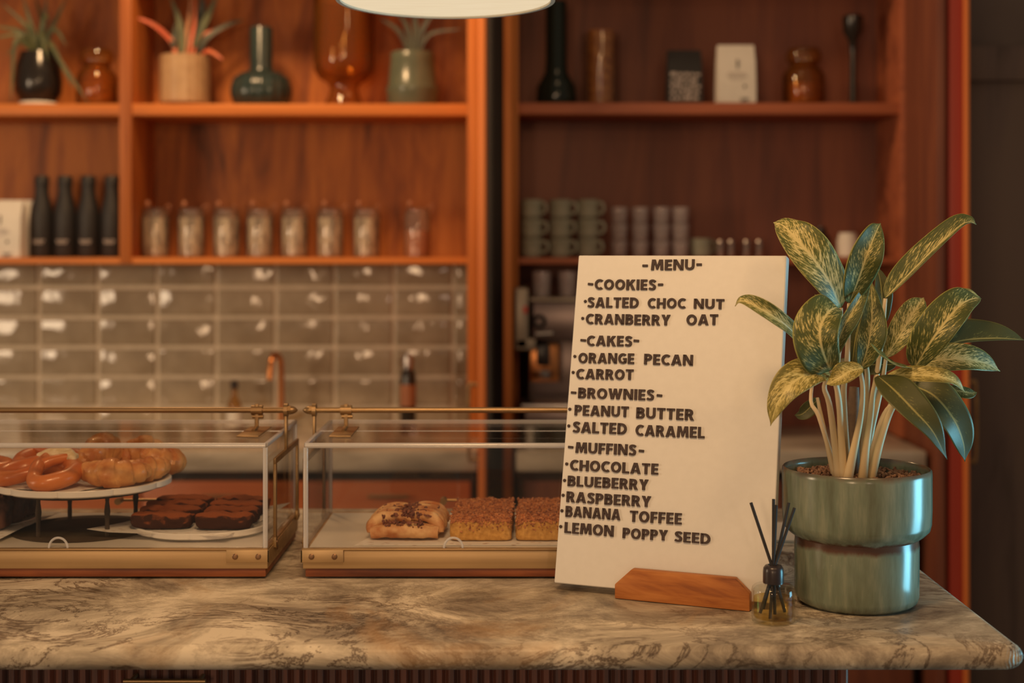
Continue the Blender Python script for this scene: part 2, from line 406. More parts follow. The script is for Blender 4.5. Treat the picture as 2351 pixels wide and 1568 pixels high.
def struct(o, label=None):
    o['kind'] = 'structure'
    return o

def dup(root, loc, label, rotz=None, group=None, scale=None):
    r = root.copy(); COL.objects.link(r); r.location = loc
    if rotz is not None: r.rotation_euler = (0, 0, rotz)
    if scale: r.scale = scale
    r['label'] = label
    if group: r['group'] = group
    for ch in list(root.children):
        c = ch.copy(); COL.objects.link(c); c.parent = r
        for g in list(ch.children):
            d = g.copy(); COL.objects.link(d); d.parent = c
    return r

def box(bm, x0, x1, y0, y1, z0, z1, bev=0.0, seg=2):
    r = bmesh.ops.create_cube(bm, size=1.0)
    vs = r['verts']
    for v in vs:
        v.co = Vector(((x0 + x1) / 2 + v.co.x * (x1 - x0), (y0 + y1) / 2 + v.co.y * (y1 - y0), (z0 + z1) / 2 + v.co.z * (z1 - z0)))
    if bev:
        es = list({e for v in vs for e in v.link_edges})
        bmesh.ops.bevel(bm, geom=es, offset=bev, segments=seg, affect='EDGES', profile=0.5)
    return bm
def B(*a, **k): return box(bmesh.new(), *a, **k)

def lathe(bm, prof, seg=40, c=(0, 0, 0), mod=None):
    """revolve (r, z) points about the z axis through c; r = 0 closes the end"""
    rings = []
    for (r, z) in prof:
        if r < 1e-6:
            rings.append([bm.verts.new((c[0], c[1], c[2] + z))])
        else:
            rings.append([bm.verts.new((c[0] + r * (mod(2 * PI * i / seg, r, z) if mod else 1) * math.cos(2 * PI * i / seg),
                                        c[1] + r * (mod(2 * PI * i / seg, r, z) if mod else 1) * math.sin(2 * PI * i / seg), c[2] + z)) for i in range(seg)])
    for a, b_ in zip(rings, rings[1:]):
        for i in range(seg):
            j = (i + 1) % seg
            if len(a) == 1 and len(b_) == 1: continue
            if len(a) == 1: bm.faces.new((a[0], b_[i], b_[j]))
            elif len(b_) == 1: bm.faces.new((a[i], a[j], b_[0]))
            else: bm.faces.new((a[i], a[j], b_[j], b_[i]))
    return bm
def LA(prof, seg=40, c=(0, 0, 0), mod=None): return lathe(bmesh.new(), prof, seg, c, mod)

def spline(pts, n):
    pts = [Vector(p) for p in pts]
    out = []
    m = len(pts) - 1
    for k in range(n + 1):
        t = k / n * m
        i = min(int(t), m - 1); f = t - i
        p0 = pts[i - 1] if i > 0 else 2 * pts[0] - pts[1]
        p1, p2 = pts[i], pts[i + 1]
        p3 = pts[i + 2] if i + 2 <= m else 2 * pts[m] - pts[m - 1]
        out.append(0.5 * ((2 * p1) + (p2 - p0) * f + (2 * p0 - 5 * p1 + 4 * p2 - p3) * f * f + (3 * p1 - p0 - 3 * p2 + p3) * f ** 3))
    return out

def lerpl(vals, n):
    m = len(vals) - 1
    out = []
    for k in range(n + 1):
        t = k / n * m; i = min(int(t), m - 1); f = t - i
        out.append(vals[i] * (1 - f) + vals[i + 1] * f)
    return out

def tube(bm, pts, rad, seg=10, n=None, rect=None):
    """sweep a round (or rect=(w,d)) section along a smooth or given path"""
    if n:
        pts = spline(pts, n)
        rad = lerpl(rad, n) if isinstance(rad, (list, tuple)) else [rad] * len(pts)
    else:
        pts = [Vector(p) for p in pts]
        rad = list(rad) if isinstance(rad, (list, tuple)) else [rad] * len(pts)
    up = None; rings = []
    for i, p in enumerate(pts):
        t = (pts[min(i + 1, len(pts) - 1)] - pts[max(i - 1, 0)]).normalized()
        if up is None:
            up = Vector((0, 0, 1)) if abs(t.z) < 0.9 else Vector((0, 1, 0))
        s = t.cross(up).normalized(); up = s.cross(t).normalized()
        rings.append([bm.verts.new(p + (s * math.cos(2 * PI * k / seg) + up * math.sin(2 * PI * k / seg)) * rad[i]) for k in range(seg)])
    for a, b_ in zip(rings, rings[1:]):
        for k in range(seg):
            j = (k + 1) % seg
            bm.faces.new((a[k], a[j], b_[j], b_[k]))
    for rg, rev in ((rings[0], True), (rings[-1], False)):
        bm.faces.new(rg[::-1] if rev else rg)
    return bm
def TU(*a, **k): return tube(bmesh.new(), *a, **k)

def prism(bm, poly, axis, a, b_, bev=0.0, seg=2):
    """extrude a 2-D polygon along axis between a and b"""
    def mk(p, q):
        return {'x': (q, p[0], p[1]), 'y': (p[0], q, p[1]), 'z': (p[0], p[1], q)}[axis]
    lo = [bm.verts.new(mk(p, a)) for p in poly]; hi = [bm.verts.new(mk(p, b_)) for p in poly]
    n = len(poly)
    fs = [bm.faces.new(lo), bm.faces.new(hi)]
    for i in range(n):
        fs.append(bm.faces.new((lo[i], lo[(i + 1) % n], hi[(i + 1) % n], hi[i])))
    if bev:
        bmesh.ops.recalc_face_normals(bm, faces=fs)
        es = list({e for f in fs for e in f.edges})
        bmesh.ops.bevel(bm, geom=es, offset=bev, segments=seg, affect='EDGES', profile=0.5)
    return bm

def lumpy(sx, sy, sz, cuts=10, amp=0.002, freq=60, seed=0, rnd=4.0, extra=None):
    """a soft-cornered block with an uneven surface, base at z = 0"""
    bm = bmesh.new()
    bmesh.ops.create_cube(bm, size=2.0)
    bmesh.ops.subdivide_edges(bm, edges=bm.edges[:], cuts=cuts, use_grid_fill=True)
    for v in bm.verts:
        p = v.co.copy()
        k = (abs(p.x) ** rnd + abs(p.y) ** rnd + abs(p.z) ** rnd) ** (1 / rnd)
        q = p / k
        o = Vector((q.x * sx / 2, q.y * sy / 2, q.z * sz / 2))
        nn = noise.noise_vector(o * freq + Vector((seed * 3.7, seed * 1.3, seed)))
        f = 0.25 if p.z < -0.9 else 1.0
        o += nn * amp * f
        if extra: o = extra(o, p)
        o.z = max(o.z + sz / 2, 0.0)
        v.co = o
    return bm

def chunks(bm, n, place, s0, s1, flat=0.7):
    """n little irregular bits; place() gives a point"""
    for _ in range(n):
        c = Vector(place()); s = random.uniform(s0, s1)
        r = bmesh.ops.create_icosphere(bm, subdivisions=1, radius=s)
        rot = Matrix.Rotation(random.uniform(0, 6.28), 3, Vector((random.random(), random.random(), random.random() + .01)).normalized())
        k = Vector((random.uniform(.7, 1.5), random.uniform(.6, 1.1), random.uniform(.4, .8) * flat / .7))
        for v in r['verts']:
            j = 1 + random.uniform(-.22, .22)
            v.co = c + rot @ Vector((v.co.x * k.x * j, v.co.y * k.y * j, v.co.z * k.z * j))
    return bm

def screw(bm, c, axis, r, h):
    n = 16
    ax = {'y': 1, 'x': 0}[axis]
    rings = []
    for rr, hh in ((r, 0), (r, h * .5), (r * .75, h), (r * .25, h)):
        ring = []
        for i in range(n):
            a = 2 * PI * i / n
            p = [rr * math.cos(a), 0, rr * math.sin(a)] if ax == 1 else [0, rr * math.cos(a), rr * math.sin(a)]
            p[ax] = hh
            ring.append(bm.verts.new((c[0] + p[0], c[1] + p[1], c[2] + p[2])))
        rings.append(ring)
    for a, b_ in zip(rings, rings[1:]):
        for i in range(n): bm.faces.new((a[i], a[(i + 1) % n], b_[(i + 1) % n], b_[i]))
    bm.faces.new(rings[-1])
    return bm

# ================================================================ THE SETTING
struct(obj('floor', B(-3.2, 3.2, -0.6, 5.6, -0.05, 0.0), M['floor']))
struct(obj('wall_back', B(-3.2, 3.2, 4.80, 4.92, 0, 3.0), M['dark_wall']))
# dark lining on the right of the shelving: lintel and frame of a shut dark door
struct(obj('trim_1', B(1.345, 3.2, 4.74, 4.80, PZ(185, 4.74), PZ(105, 4.74), 0.004), M['dark_panel']))
struct(obj('door_1', B(1.42, 2.36, 4.765, 4.80, 0.0, PZ(187, 4.77), 0.004), M['dark_panel']))

ZL = 1.4745    # top of the lower shelf
# glazed tile splashback behind the left worktop
TW, TH = 135.5 * 4.74 / F, 68.5 * 4.74 / F
YT = 4.735
bm = bmesh.new()
rt = random.Random(3)
x0 = PX(1040, YT) ; zt = PZ(660, YT)
for i in range(-9, 2):
    for j in range(-5, 1):
        ax, bx = x0 + (i - 1) * TW, x0 + i * TW
        az, bz = zt + (j - 0) * TH, min(zt + (j + 1) * TH, ZL - .012)
        if ax > PX(1085, YT): continue
        bx = min(bx, PX(1084, YT))
        if bx - ax < 0.02: continue
        k0 = len(bm.verts)
        box(bm, ax + .0075, bx - .0075, YT - .010, YT + .004, az + .0075, bz - .0075, 0.0042, 4)
        bm.verts.ensure_lookup_table()
        tx, tz = rt.uniform(-.022, .022), rt.uniform(-.03, .03)
        cx, cz = (ax + bx) / 2, (az + bz) / 2
        for v in bm.verts[k0:]:
            v.co.y += (v.co.x - cx) * tx + (v.co.z - cz) * tz
tl = obj('tiles', bm, M['tile'])
gr = struct(obj('wall_splashback', B(x0 - 10 * TW, PX(1084, YT), YT + .0005, 4.80, .88, 1.49), M['grout']))
tl.parent = gr
tl['label'] = 'glossy uneven grey beige glazed tiles in a straight grid'

# ================================================================ BACK BAR
ZS = 1.956     # top of the upper shelf
ZL = 1.4745    # top of the lower shelf
TS = 27 * 4.45 / F
TL = 15 * 4.45 / F
YS = 4.45      # front of the shelves
t = thing('shelf_unit', 'open orange brown timber shelving unit above the tiled splashback', 'shelving', (PX(500, YS), 4.6, ZL))
def W(bm, th=t):   # world-space vertices into the thing's space
    bmesh.ops.translate(bm, verts=bm.verts, vec=-th.location)
    return bm
xl, xr = -2.1, PX(1076, YS)
obj('back_panel', W(B(xl, xr + .02, 4.735, 4.785, ZL - .02, 2.75)), M['wood_back'], t)
obj('shelf', W(B(xl, xr + .012, YS, 4.735, ZS - TS, ZS, .002)), M['wood_x'], t)
obj('shelf', W(B(xl, xr + .012, YS, 4.735, ZL - TL, ZL, .002)), M['wood_x'], t)
obj('shelf', W(B(xl, xr + .012, YS, 4.735, 2.34, 2.37, .002)), M['wood_x'], t)
obj('divider', W(B(PX(275, YS), PX(303, YS), YS - .006, 4.735, ZL - TL, 2.75, .002)), M['wood'], t)
obj('side_panel', W(B(xl - .03, xl, YS - .006, 4.79, ZL - TL, 2.75, .002)), M['wood'], t)
obj('side_panel', W(B(PX(1073, YS), PX(1098, YS), YS - .01, 4.79, .91, 2.75, .002)), M['wood'], t)

t2 = thing('shelf_unit', 'darker red brown timber shelving unit right of the black gap', 'shelving', (PX(1600, YS), 4.6, ZL))
xl2, xr2 = PX(1188, YS), PX(2068, YS)
obj('back_panel', W(B(xl2, xr2 + .02, 4.735, 4.785, .9, 2.75), t2), M['wood_red'], t2)
obj('shelf', W(B(xl2, xr2, YS, 4.735, ZS - TS + .004, ZS + .003, .002), t2), M['wood_red_x'], t2)
obj('shelf', W(B(xl2, xr2, YS, 4.735, ZL - TL, ZL, .002), t2), M['wood_red_x'], t2)
obj('shelf', W(B(xl2, xr2, YS, 4.735, 2.34, 2.37, .002), t2), M['wood_red_x'], t2)
obj('side_panel', W(B(PX(1178, YS), PX(1190, YS), YS - .012, 4.78, .91, 2.75, .002), t2), M['wood'], t2)
obj('side_panel', W(B(PX(2066, YS), PX(2084, YS), YS - .012, 4.78, .91, 2.75, .002), t2), M['wood_red_x'], t2)
obj('post', W(B(PX(1156, 4.30), PX(1177, 4.30), 4.30, 4.40, 0.0, 2.75, .003), t2), M['wood'], t2)
obj('cheek', W(B(1.226, 1.25, 4.10, YS - .013, 0.0, 2.75, .002), t2), M['wood_red'], t2)

tag(obj('gap_shade_panel', B(PX(1118, 4.42), PX(1154, 4.42), 4.46, 4.5, 0, 2.75), M['black_gap']), 'dark upright panel standing in for the shaded gap between the two shelving units', 'panel')  # added dark sheet, shade of the gap put into its colour

# folding doors, seen edge-on, with D-shaped pulls
def dpull(parent, x0, x1, y, z0, z1, r=.0055):
    obj('handle', TU([(x0, y, z1), (x1 - .014 * (1 if x1 > x0 else -1), y, z1), (x1, y, z1 - .014), (x1, y, z0 + .014), (x1 - .014 * (1 if x1 > x0 else -1), y, z0), (x0, y, z0)], r, 10, 30), M['brass'], parent)
t = thing('cabinet_door', 'bright orange door edge left of the black gap, folded open', 'door', (-.087, 4.1, 0))
obj('door_leaf', B(-.011, .011, 0, .33, .02, 2.75, .003), M['door_orange'], t)
dpull(t, -.010, -.037, .03, PZ(1055, 4.13), PZ(884, 4.13))
t = thing('cabinet_door', 'red folded door right of the shelving, behind the potted plant', 'door', (1.285, 4.1, 0))
obj('door_leaf', B(-.022, .019, .01, .60, .02, 2.75, .003), M['door_red'], t)
obj('door_leaf', B(.0195, .034, 0, .60, .02, 2.75, .003), M['door_orange'], t)
dpull(t, .033, .062, .03, PZ(1058, 4.13), PZ(878, 4.13))

# worktops behind the bar with cabinets under them
def back_run(x0, x1, dx, mat, lt, lc, n):
    o = obj('back_worktop', B(x0, x1, 4.15, 4.735, .85, .911, .006), M['stone_back'])
    tag(o, lt, 'worktop')
    t = thing('base_cabinet', lc, 'cabinet', ((x0 + x1) / 2, 4.45, 0))
    hx = (x1 - x0) / 2
    obj('body', B(-hx + .01, hx - .01, -.205, .28, .08, .8495), M['black_gap'], t)  # dark body colour gives the shadow gap under the worktop
    obj('plinth', B(-hx + .01, hx - .01, -.15, .26, 0, .08), M['black_gap'], t)
    for i in range(n):
        a, b_ = -hx + .02 + i * (2 * hx - .04) / n, -hx + .02 + (i + 1) * (2 * hx - .04) / n
        d = obj('door', B(a + .003, b_ - .003, -.232, -.211, .1, .812, .003), M[mat], t)
        obj('handle', TU([((a + b_) / 2 - .06, -.25, .77), ((a + b_) / 2 + .06, -.25, .77)], .005, 8), M['brass'], d)
back_run(-2.1, -.101, 0, 'cabinet_orange', 'grey marble back worktop below the tiled splashback', 'orange timber base cabinets under the tiled back worktop', 4)
back_run(.012, 1.21, 0, 'wood_red', 'grey marble back worktop carrying the coffee machine', 'dark red brown base cabinets under the coffee machine worktop', 3)

# ================================================================ FRONT COUNTER
ZC = 1.05
bm = bmesh.new()
xr, yf, yb, rc = .574, 1.585, 2.455, .022
poly = [(-1.7, yf), (xr - rc, yf)]
for i in range(1, 8):
    a = -PI / 2 + i * PI / 16
    poly.append((xr - rc + rc * math.cos(a), yf + rc + rc * math.sin(a)))
poly += [(xr, yf + rc), (xr, yb), (-1.7, yb)]
prism(bm, poly, 'z', 1.022, ZC, .0125, 6)
tag(obj('countertop', bm, M['stone'], smooth=60), 'long veined grey and cream stone countertop with rounded front edge', 'countertop')
t = thing('counter_base', 'dark fluted timber front of the serving counter under the stone top', 'counter', (-.6, 2.0, 0))
bm = bmesh.new()
box(bm, -1.1, .995, -.33, .40, 0, 1.0215)
for i in range(150):
    x = -1.09 + i * .0139
    prism(bm, [(x, -.331), (x + .0035, -.3375), (x + .0095, -.3375), (x + .013, -.331)], 'z', .05, 1.0215)
obj('body', bm, M['fluted'], t, smooth=20)
obj('drawer_pull', TU([(PX(284, 1.64) + .6, -.36, PZ(1564, 1.64)), (PX(472, 1.64) + .6, -.36, PZ(1564, 1.64))], .0028, 10), M['brass'], t)
for x in (300, 456):
    bm = TU([(PX(x, 1.64) + .6, -.36, PZ(1564, 1.64)), (PX(x, 1.64) + .6, -.33, PZ(1564, 1.64))], .0025, 8)
    obj('pull_post', bm, M['brass'], t)

# ================================================================ PASTRY CASES
YF, YB = 1.915, 2.185
ZB = 1.0915         # floor of the case
ZG0, ZG1 = 1.091, 1.2335
YR, ZR = 2.05, 1.263
def make_case(name, label, x0, x1, clip_l, clip_r, notch):
    cx = (x0 + x1) / 2
    t = thing(name, label, 'display case', (cx, YF, ZC))
    def w(bm):
        bmesh.ops.translate(bm, verts=bm.verts, vec=(-cx, -YF, -ZC)); return bm
    obj('wooden_base', w(B(x0 + .003, x1 - .003, YF + .002, YB, ZC + .003, 1.0645, .0012)), M['walnut'], t)
    for fx in (x0 + .03, x1 - .03):
        for fy in (YF + .03, YB - .03):
            obj('foot', w(LA([(0, .0003), (.010, .0003), (.010, .0032), (0, .0032)], 20, (fx, fy, ZC))), M['black_plastic'], t)
    bm = B(x0, x1, YF - .001, YB + .001, 1.0646, 1.0912, .0008)
    obj('brass_tray', w(bm), M['brass_sheet'], t)
    bm = bmesh.new()      # rolled lip of the tray
    box(bm, x0 - .001, x1 + .001, YF - .0035, YF + .002, 1.0885, 1.0925, .0012)
    box(bm, x0 - .0015, x0 + .0025, YF, YB, 1.0885, 1.0925, .0012)
    box(bm, x1 - .0025, x1 + .0015, YF, YB, 1.0885, 1.0925, .0012)
    obj('tray_lip', w(bm), M['brass'], t)
    obj('tray_liner', w(B(x0 + .008, x1 - .008, YF + .006, YB - .012, 1.0913, 1.0925)), M['liner'], t)
    # wrap-round corner straps with two screws each
    for s, xe in ((-1, x0), (1, x1)):
        xa, xb = (xe - .0025, xe + .055) if s < 0 else (xe - .055, xe + .0025)
        bm = B(xa, xb, YF - .0045, YF - .0012, 1.0735, 1.0905, .0006)
        ya, yb2 = YF - .0045, YF + .20
        box(bm, min(xe, xe + s * .0025), max(xe, xe + s * .0025), ya, yb2, 1.0735, 1.0905, .0006)
        st = obj('corner_strap', w(bm), M['brass_sheet'], t)
        for xs in (.012, .043):
            b2 = screw(bmesh.new(), (xe - s * xs - cx, -.0045, 1.0815 - ZC), 'y', .004, -.0016)
            obj('screw', b2, M['brass_dark'], st)
        b2 = screw(bmesh.new(), (xe + s * .0024 - cx, .06, 1.0815 - ZC), 'x', .0038, s * .0018)
        obj('screw', b2, M['brass_dark'], st)
    # acrylic: front, sides, lid in two leaves, sliding rear door
    g = .004
    obj('front_pane', w(B(x0 + .002, x1 - .002, YF + .001, YF + .001 + g, ZG0 + .0015, ZG1 - .006)), M['acrylic'], t)
    for xa in (x0 + .002, x1 - .002 - g):
        obj('side_pane', w(B(xa, xa + g, YF + .0052, YB - .004, ZG0 + .0015, ZG1 - .0062)), M['acrylic'], t)
    obj('lid', w(B(x0 + .001, x1 - .001, YF + .004, YB - .002, ZG1 - .0058, ZG1 - .0008)), M['acrylic_lid'], t)
    d = obj('rear_door', w(B(x0 + .007, x1 - .007, YB - .0078, YB - .0040, ZG0 + .0016, ZG1 - .0062)), M['acrylic'], t)
    mx = (PX(1072, YB) if x0 > -.4 else x1 - .24)
    bm = TU([(mx - .036, YB + .012, PZ(1151, YB)), (mx + .036, YB + .012, PZ(1151, YB))], .0022, 8)
    hd = obj('door_pull', w(bm), M['brass'], d)
    for s in (-1, 1):
        bm = TU([(mx + s * .036, YB + .016, PZ(1151, YB)), (mx + s * .036, YB - .0042, PZ(1151, YB))], .0052, 12)
        obj('pull_post', w(bm), M['brass'], d)
    # polished edges where the sheets meet
    bm = TU([(x0 + .003, YF + .002, ZG1 - .0035), (x1 - .003, YF + .002, ZG1 - .0035)], .0037, 12)
    obj('lid_edge', w(bm), M['acrylic_edge'], t)
    for xa in (x0 + .0035, x1 - .0035):
        obj('corner_edge', w(TU([(xa, YF + .002, ZG0 + .001), (xa, YF + .002, ZG1 - .006)], .0034, 10)), M['acrylic_edge'], t)
        obj('corner_edge', w(B(xa - .0028, xa + .0028, YF + .006, YB - .003, ZG1 - .0062, ZG1 - .0003, .0012)), M['acrylic_edge'], t)
        obj('corner_edge', w(B(xa - .0025, xa + .0025, YB - .0078, YB - .0025, ZG0 + .001, ZG1 - .0063)), M['acrylic_edge'], t)
    obj('hinge_seam', w(B(x0 + .004, x1 - .004, YR - .0010, YR + .0010, ZG1 - .0009, ZG1 - .0001)), M['acrylic_edge'], t)
    obj('back_edge', w(B(x0 + .004, x1 - .004, YB - .0022, YB + .0005, ZG1 - .006, ZG1 - .0004)), M['acrylic_edge'], t)
    # half-round finger hole in the front pane
    bm = TU([(notch + .0125 * math.cos(a), YF + .0002, ZG0 + .0015 + .0135 * math.sin(a)) for a in [PI * i / 18 for i in range(19)]], .0016, 8)
    obj('finger_notch', w(bm), M['acrylic_edge'], t)
    # rod with lid clips
    obj('rod', w(TU([(x0 - .006, YR, ZR), (x1 + .006, YR, ZR)], .0041, 14)), M['brass'], t)
    for xc in (clip_l, clip_r):
        bm = TU([(xc - .008, YR, ZR), (xc + .008, YR, ZR)], .0072, 16)
        tube(bm, [(xc - .0062, YR - .002, ZR - .009), (xc + .0095, YR - .002, ZR - .009)], .0028, 10)
        box(bm, xc - .003, xc + .003, YR - .0045, YR - .0005, ZG1 + .0035, ZR + .009, .0008)
        tube(bm, [(xc, YR - .0025, ZG1 + .006), (xc - .002, YR - .022, ZG1 + .0015)], .0030, 8)
        c = obj('lid_clip', w(bm), M['brass'], t)
        obj('clip_plate', w(B(xc - .0155, xc + .0155, YR - .075, YR + .032, ZG1, ZG1 + .0022, .0008)), M['brass'], c)
    # upright frames carrying the rod at both ends
    for s, xe in ((-1, x0), (1, x1)):
        xa, xb = (xe - .0054, xe - .0014) if s < 0 else (xe + .0014, xe + .0054)
        y1, y2, zt = YF + .040, YB - .030, 1.200
        bm = bmesh.new()
        hw = .0050
        for yy in (y1, y2):
            box(bm, xa, xb, yy - hw, yy + hw, 1.088, zt, .0007)
            box(bm, xa - .0006, xb + .0006, yy - hw * 1.35, yy + hw * 1.35, 1.086, 1.100, .0008)
        box(bm, xa, xb, y1 - hw, y2 + hw, zt - .0002, zt + .008, .0007)
        box(bm, xa, xb, YR - hw, YR + hw, zt + .006, ZR - .004, .0007)
        fr = obj('rod_bracket', w(bm), M['brass'], t)
        bm = TU([(xa - .0008, YR, ZR), (xb + .0008, YR, ZR)], .0098, 20)
        obj('ring', w(bm), M['brass'], fr)
        e = xa if s < 0 else xb
        bm = TU([(e, YR, ZR), (e + s * .005, YR, ZR)], .0068, 6)
        tube(bm, [(e + s * .004, YR, ZR), (e + s * .008, YR, ZR), (e + s * .012, YR, ZR), (e + s * .0145, YR, ZR)], [.0056, .0055, .0036, .0008], 14)
        obj('cap_nut', w(bm), M['brass'], fr)
        for yy in (y1, y2):
            obj('screw', w(screw(bmesh.new(), (xb if s > 0 else xa, yy, 1.0925), 'x', .003, s * .002)), M['brass_dark'], fr)
    return t
make_case('display_case', 'brass and acrylic pastry case on the left holding pretzels and brownies', -.949, -.329, -.911, -.3675, -.611)
make_case('display_case', 'brass and acrylic pastry case in the middle holding orange cake slices', -.2815, .3185, -.2390, .279, -.079)

# ---------------------------------------------------------------- inside the left case
ZI = 1.0926
def scallop(th, r, z): return 1 + .030 * (abs(math.cos(th * 5)) ** 0.35 - .6)
def plate_bm(R, h=.011):
    return LA([(0, .0005), (R * .86, .0005), (R * .975, h * .12), (R, h * .30), (R, h * .92), (R * .985, h * 1.03), (R * .955, h * 1.0), (R * .92, h * .74), (R * .6, h * .72), (0, h * .72)], 160, mod=scallop)
def paper_bm(poly, z=0.0, lift=None):
    """one sheet of paper, gridded so its edges can lift"""
    bm = bmesh.new()
    (ax, ay), (bx, by), (cx, cy), (dx, dy) = poly
    n = 12; g = []
    for i in range(n + 1):
        row = []
        for j in range(n + 1):
            u, v = i / n, j / n
            x = (1 - u) * (1 - v) * ax + u * (1 - v) * bx + u * v * cx + (1 - u) * v * dx
            y = (1 - u) * (1 - v) * ay + u * (1 - v) * by + u * v * cy + (1 - u) * v * dy
            zz = lift(u, v) if lift else 0
            row.append(bm.verts.new((x, y, z + zz)))
        g.append(row)
    for i in range(n):
        for j in range(n):
            bm.faces.new((g[i][j], g[i + 1][j], g[i + 1][j + 1], g[i][j + 1]))
    bm.normal_update()
    bmesh.ops.solidify(bm, geom=bm.faces[:], thickness=.0003)
    return bm

# raised metal stand with its scalloped plate
SX, SY = PX(192, 2.045), 2.045
t = thing('cake_stand', 'dark metal ring stand with turned legs inside the left pastry case', 'stand', (SX, SY, ZI))
HS = .0625
obj('base_disc', LA([(0, 0), (.098, 0), (.100, .001), (.098, .002), (0, .002)], 64), M['iron'], t)
obj('top_ring', LA([(.070, HS - .0038), (.104, HS - .0038), (.107, HS - .002), (.104, HS), (.070, HS), (.070, HS - .0038)], 64), M['iron'], t)
for a in (math.radians(q) for q in (-122, -50, 121, 40)):
    x, y = .080 * math.cos(a), .080 * math.sin(a)
    bm = LA([(0, .0019), (.0030, .0019), (.0034, .012), (.0030, .022), (.0038, .031), (.0044, .036), (.0036, .043), (.0026, .050), (.0036, HS - .004), (0, HS - .004)], 12, (x, y, 0))
    obj('leg', bm, M['iron'], t)
ZP = ZI + HS
tag(obj('serving_plate', plate_bm(.1225), M['melamine'], loc=(SX, SY, ZP)), 'white scalloped plate on the metal stand, holding pretzels and croissants', 'plate')
ZPP = ZP + .0085
def w_off(bm, v):
    bmesh.ops.translate(bm, verts=bm.verts, vec=v); return bm
pp = obj('paper_liner', paper_bm([(-.105, -.075), (.02, -.112), (.128, .055), (-.03, .10)], 0, lambda u, v: .0012 + .010 * max(0, u - .8) * 5 * max(0, v - .75) * 4), M['paper'], loc=(SX, SY, ZPP))
tag(pp, 'printed white paper under the pretzels and croissants', 'paper')

def pretzel_bm(S, R, flat=.85):
    P_ = [(.36, .66), (.10, .20), (-.12, -.12), (-.42, -.52), (-.80, -.55), (-1.0, -.05), (-.72, .52), (0, .84), (.72, .52), (1.0, -.05), (.80, -.55), (.42, -.52), (.12, -.12), (-.10, .20), (-.36, .66)]
    Zs = [.62, .55, .18, .05, 0, 0, 0, 0, 0, 0, 0, .05, .50, .52, .62]
    rr = [.10, .14, .16, .175, .19, .21, .24, .27, .24, .21, .19, .175, .16, .14, .10]
    bm = bmesh.new()
    pts = [Vector((x * S, y * S, R + z * R * 1.9)) for (x, y), z in zip(P_, Zs)]
    tube(bm, pts, [r_ / .21 * R for r_ in rr], 14, 90)
    for v in bm.verts:
        v.co += noise.noise_vector(v.co * 55) * .0012
        v.co.z = max(v.co.z, 0)
    return bm
def pretzel(label, loc, rot, S=.052, R=.0125, split=True, g='soft pretzels on the raised plate'):
    t = thing('soft_pretzel', label, 'pretzel', loc, 0, g)
    t.rotation_euler = rot
    obj('crust', pretzel_bm(S, R), M['pretzel'], t)
    if split:
        bm = lumpy(.072, .026, .024, 10, .003, 120, 3, 2.4, lambda o, p: Vector((o.x, o.y - 8.0 * o.x * o.x, o.z)))
        w_off(bm, (-.002, S * .85, .0135))
        obj('split_crumb', bm, M['crumb_white'], t)
    return t
pz = ZPP + .003
pretzel('front pretzel with a wide white split, leftmost on the raised plate', (PX(90, 1.985), 1.985, pz + .002), (.15, 0, -.50), .056, .0125)
pretzel('plain pretzel lying behind the front pretzel with the white split', (PX(112, 2.085), 2.092, pz + .004), (.12, .0, .5), .043, .0125, False)
pretzel('pretzel cut by the left picture edge beside the front pretzel', (PX(-68, 2.05), 2.055, pz), (.05, 0, .9), .050, .012, False)
pretzel('small pretzel end showing between front pretzel and croissants', (PX(176, 2.12), 2.128, pz), (.12, 0, 1.9), .026, .0095, False)

def croissant_bm(R=.034, r=.021, span=2.6, seed=0):
    bm = bmesh.new(); n = 64; seg = 18
    rings = []
    for i in range(n + 1):
        u = i / n; a = (u - .5) * span
        env = max(.10, math.sin(PI * (0.04 + .92 * u)) ** .62)
        c = Vector((R * math.sin(a), -R * math.cos(a) + R * .6, 0))
        nrm = Vector((math.sin(a), -math.cos(a), 0))
        ring = []
        for k in range(seg):
            b_ = 2 * PI * k / seg
            st = (u - .5) * 6.2 + .28 * math.sin(b_ + seed)
            ka = abs(st); kk = int(ka + .5); fr_ = ka + .5 - kk
            sm = max(0, 1 - fr_ / .10) * .5 if kk > 0 else 0
            rad = r * (1.0 - .155 * (kk - sm)) * (1 + .05 * math.sin(PI * fr_)) * min(1, (env / .42) ** .8)
            p = c + nrm * rad * math.cos(b_) + Vector((0, 0, 1)) * rad * math.sin(b_) * .92
            p += noise.noise_vector(p * 70 + Vector((seed, 0, 0))) * .0018
            p.z = max(p.z + r * .80, 0)
            ring.append(bm.verts.new(p))
        rings.append(ring)
    for a, b_ in zip(rings, rings[1:]):
        for k in range(seg): bm.faces.new((a[k], a[(k + 1) % seg], b_[(k + 1) % seg], b_[k]))
    bm.faces.new(rings[0][::-1]); bm.faces.new(rings[-1])
    return bm
def croissant(label, loc, rot, R=.034, r=.021, seed=0, span=2.6):
    o = obj('croissant', croissant_bm(R, r, span, seed), M['croissant'], loc=loc, smooth=30)
    o.rotation_euler = rot
    tag(o, label, 'croissant', 'croissants on the raised plate')
croissant('front croissant curled towards the viewer on the raised plate', (PX(262, 1.985), 1.990, pz - .001), (0, 0, .10), .043, .0225, 1, 2.5)
croissant('flaky croissant lying behind and right of the front one', (PX(333, 2.04), 2.040, pz), (.1, 0, .55), .030, .0195, 2)
croissant('right rear croissant at the edge of the raised plate', (PX(362, 2.095), 2.098, pz + .003), (.25, .25, 1.05), .032, .0220, 3)
croissant('croissant standing upright behind the front one, tallest on the plate', (PX(246, 2.065), 2.082, pz + .0140), (-1.45, .0, 1.15), .047, .0240, 4, 2.0)
croissant('croissant leaning upright between the tallest one and the right rear one', (PX(322, 2.10), 2.118, pz + .0085), (-1.25, .0, .35), .034, .0230, 5, 2.3)

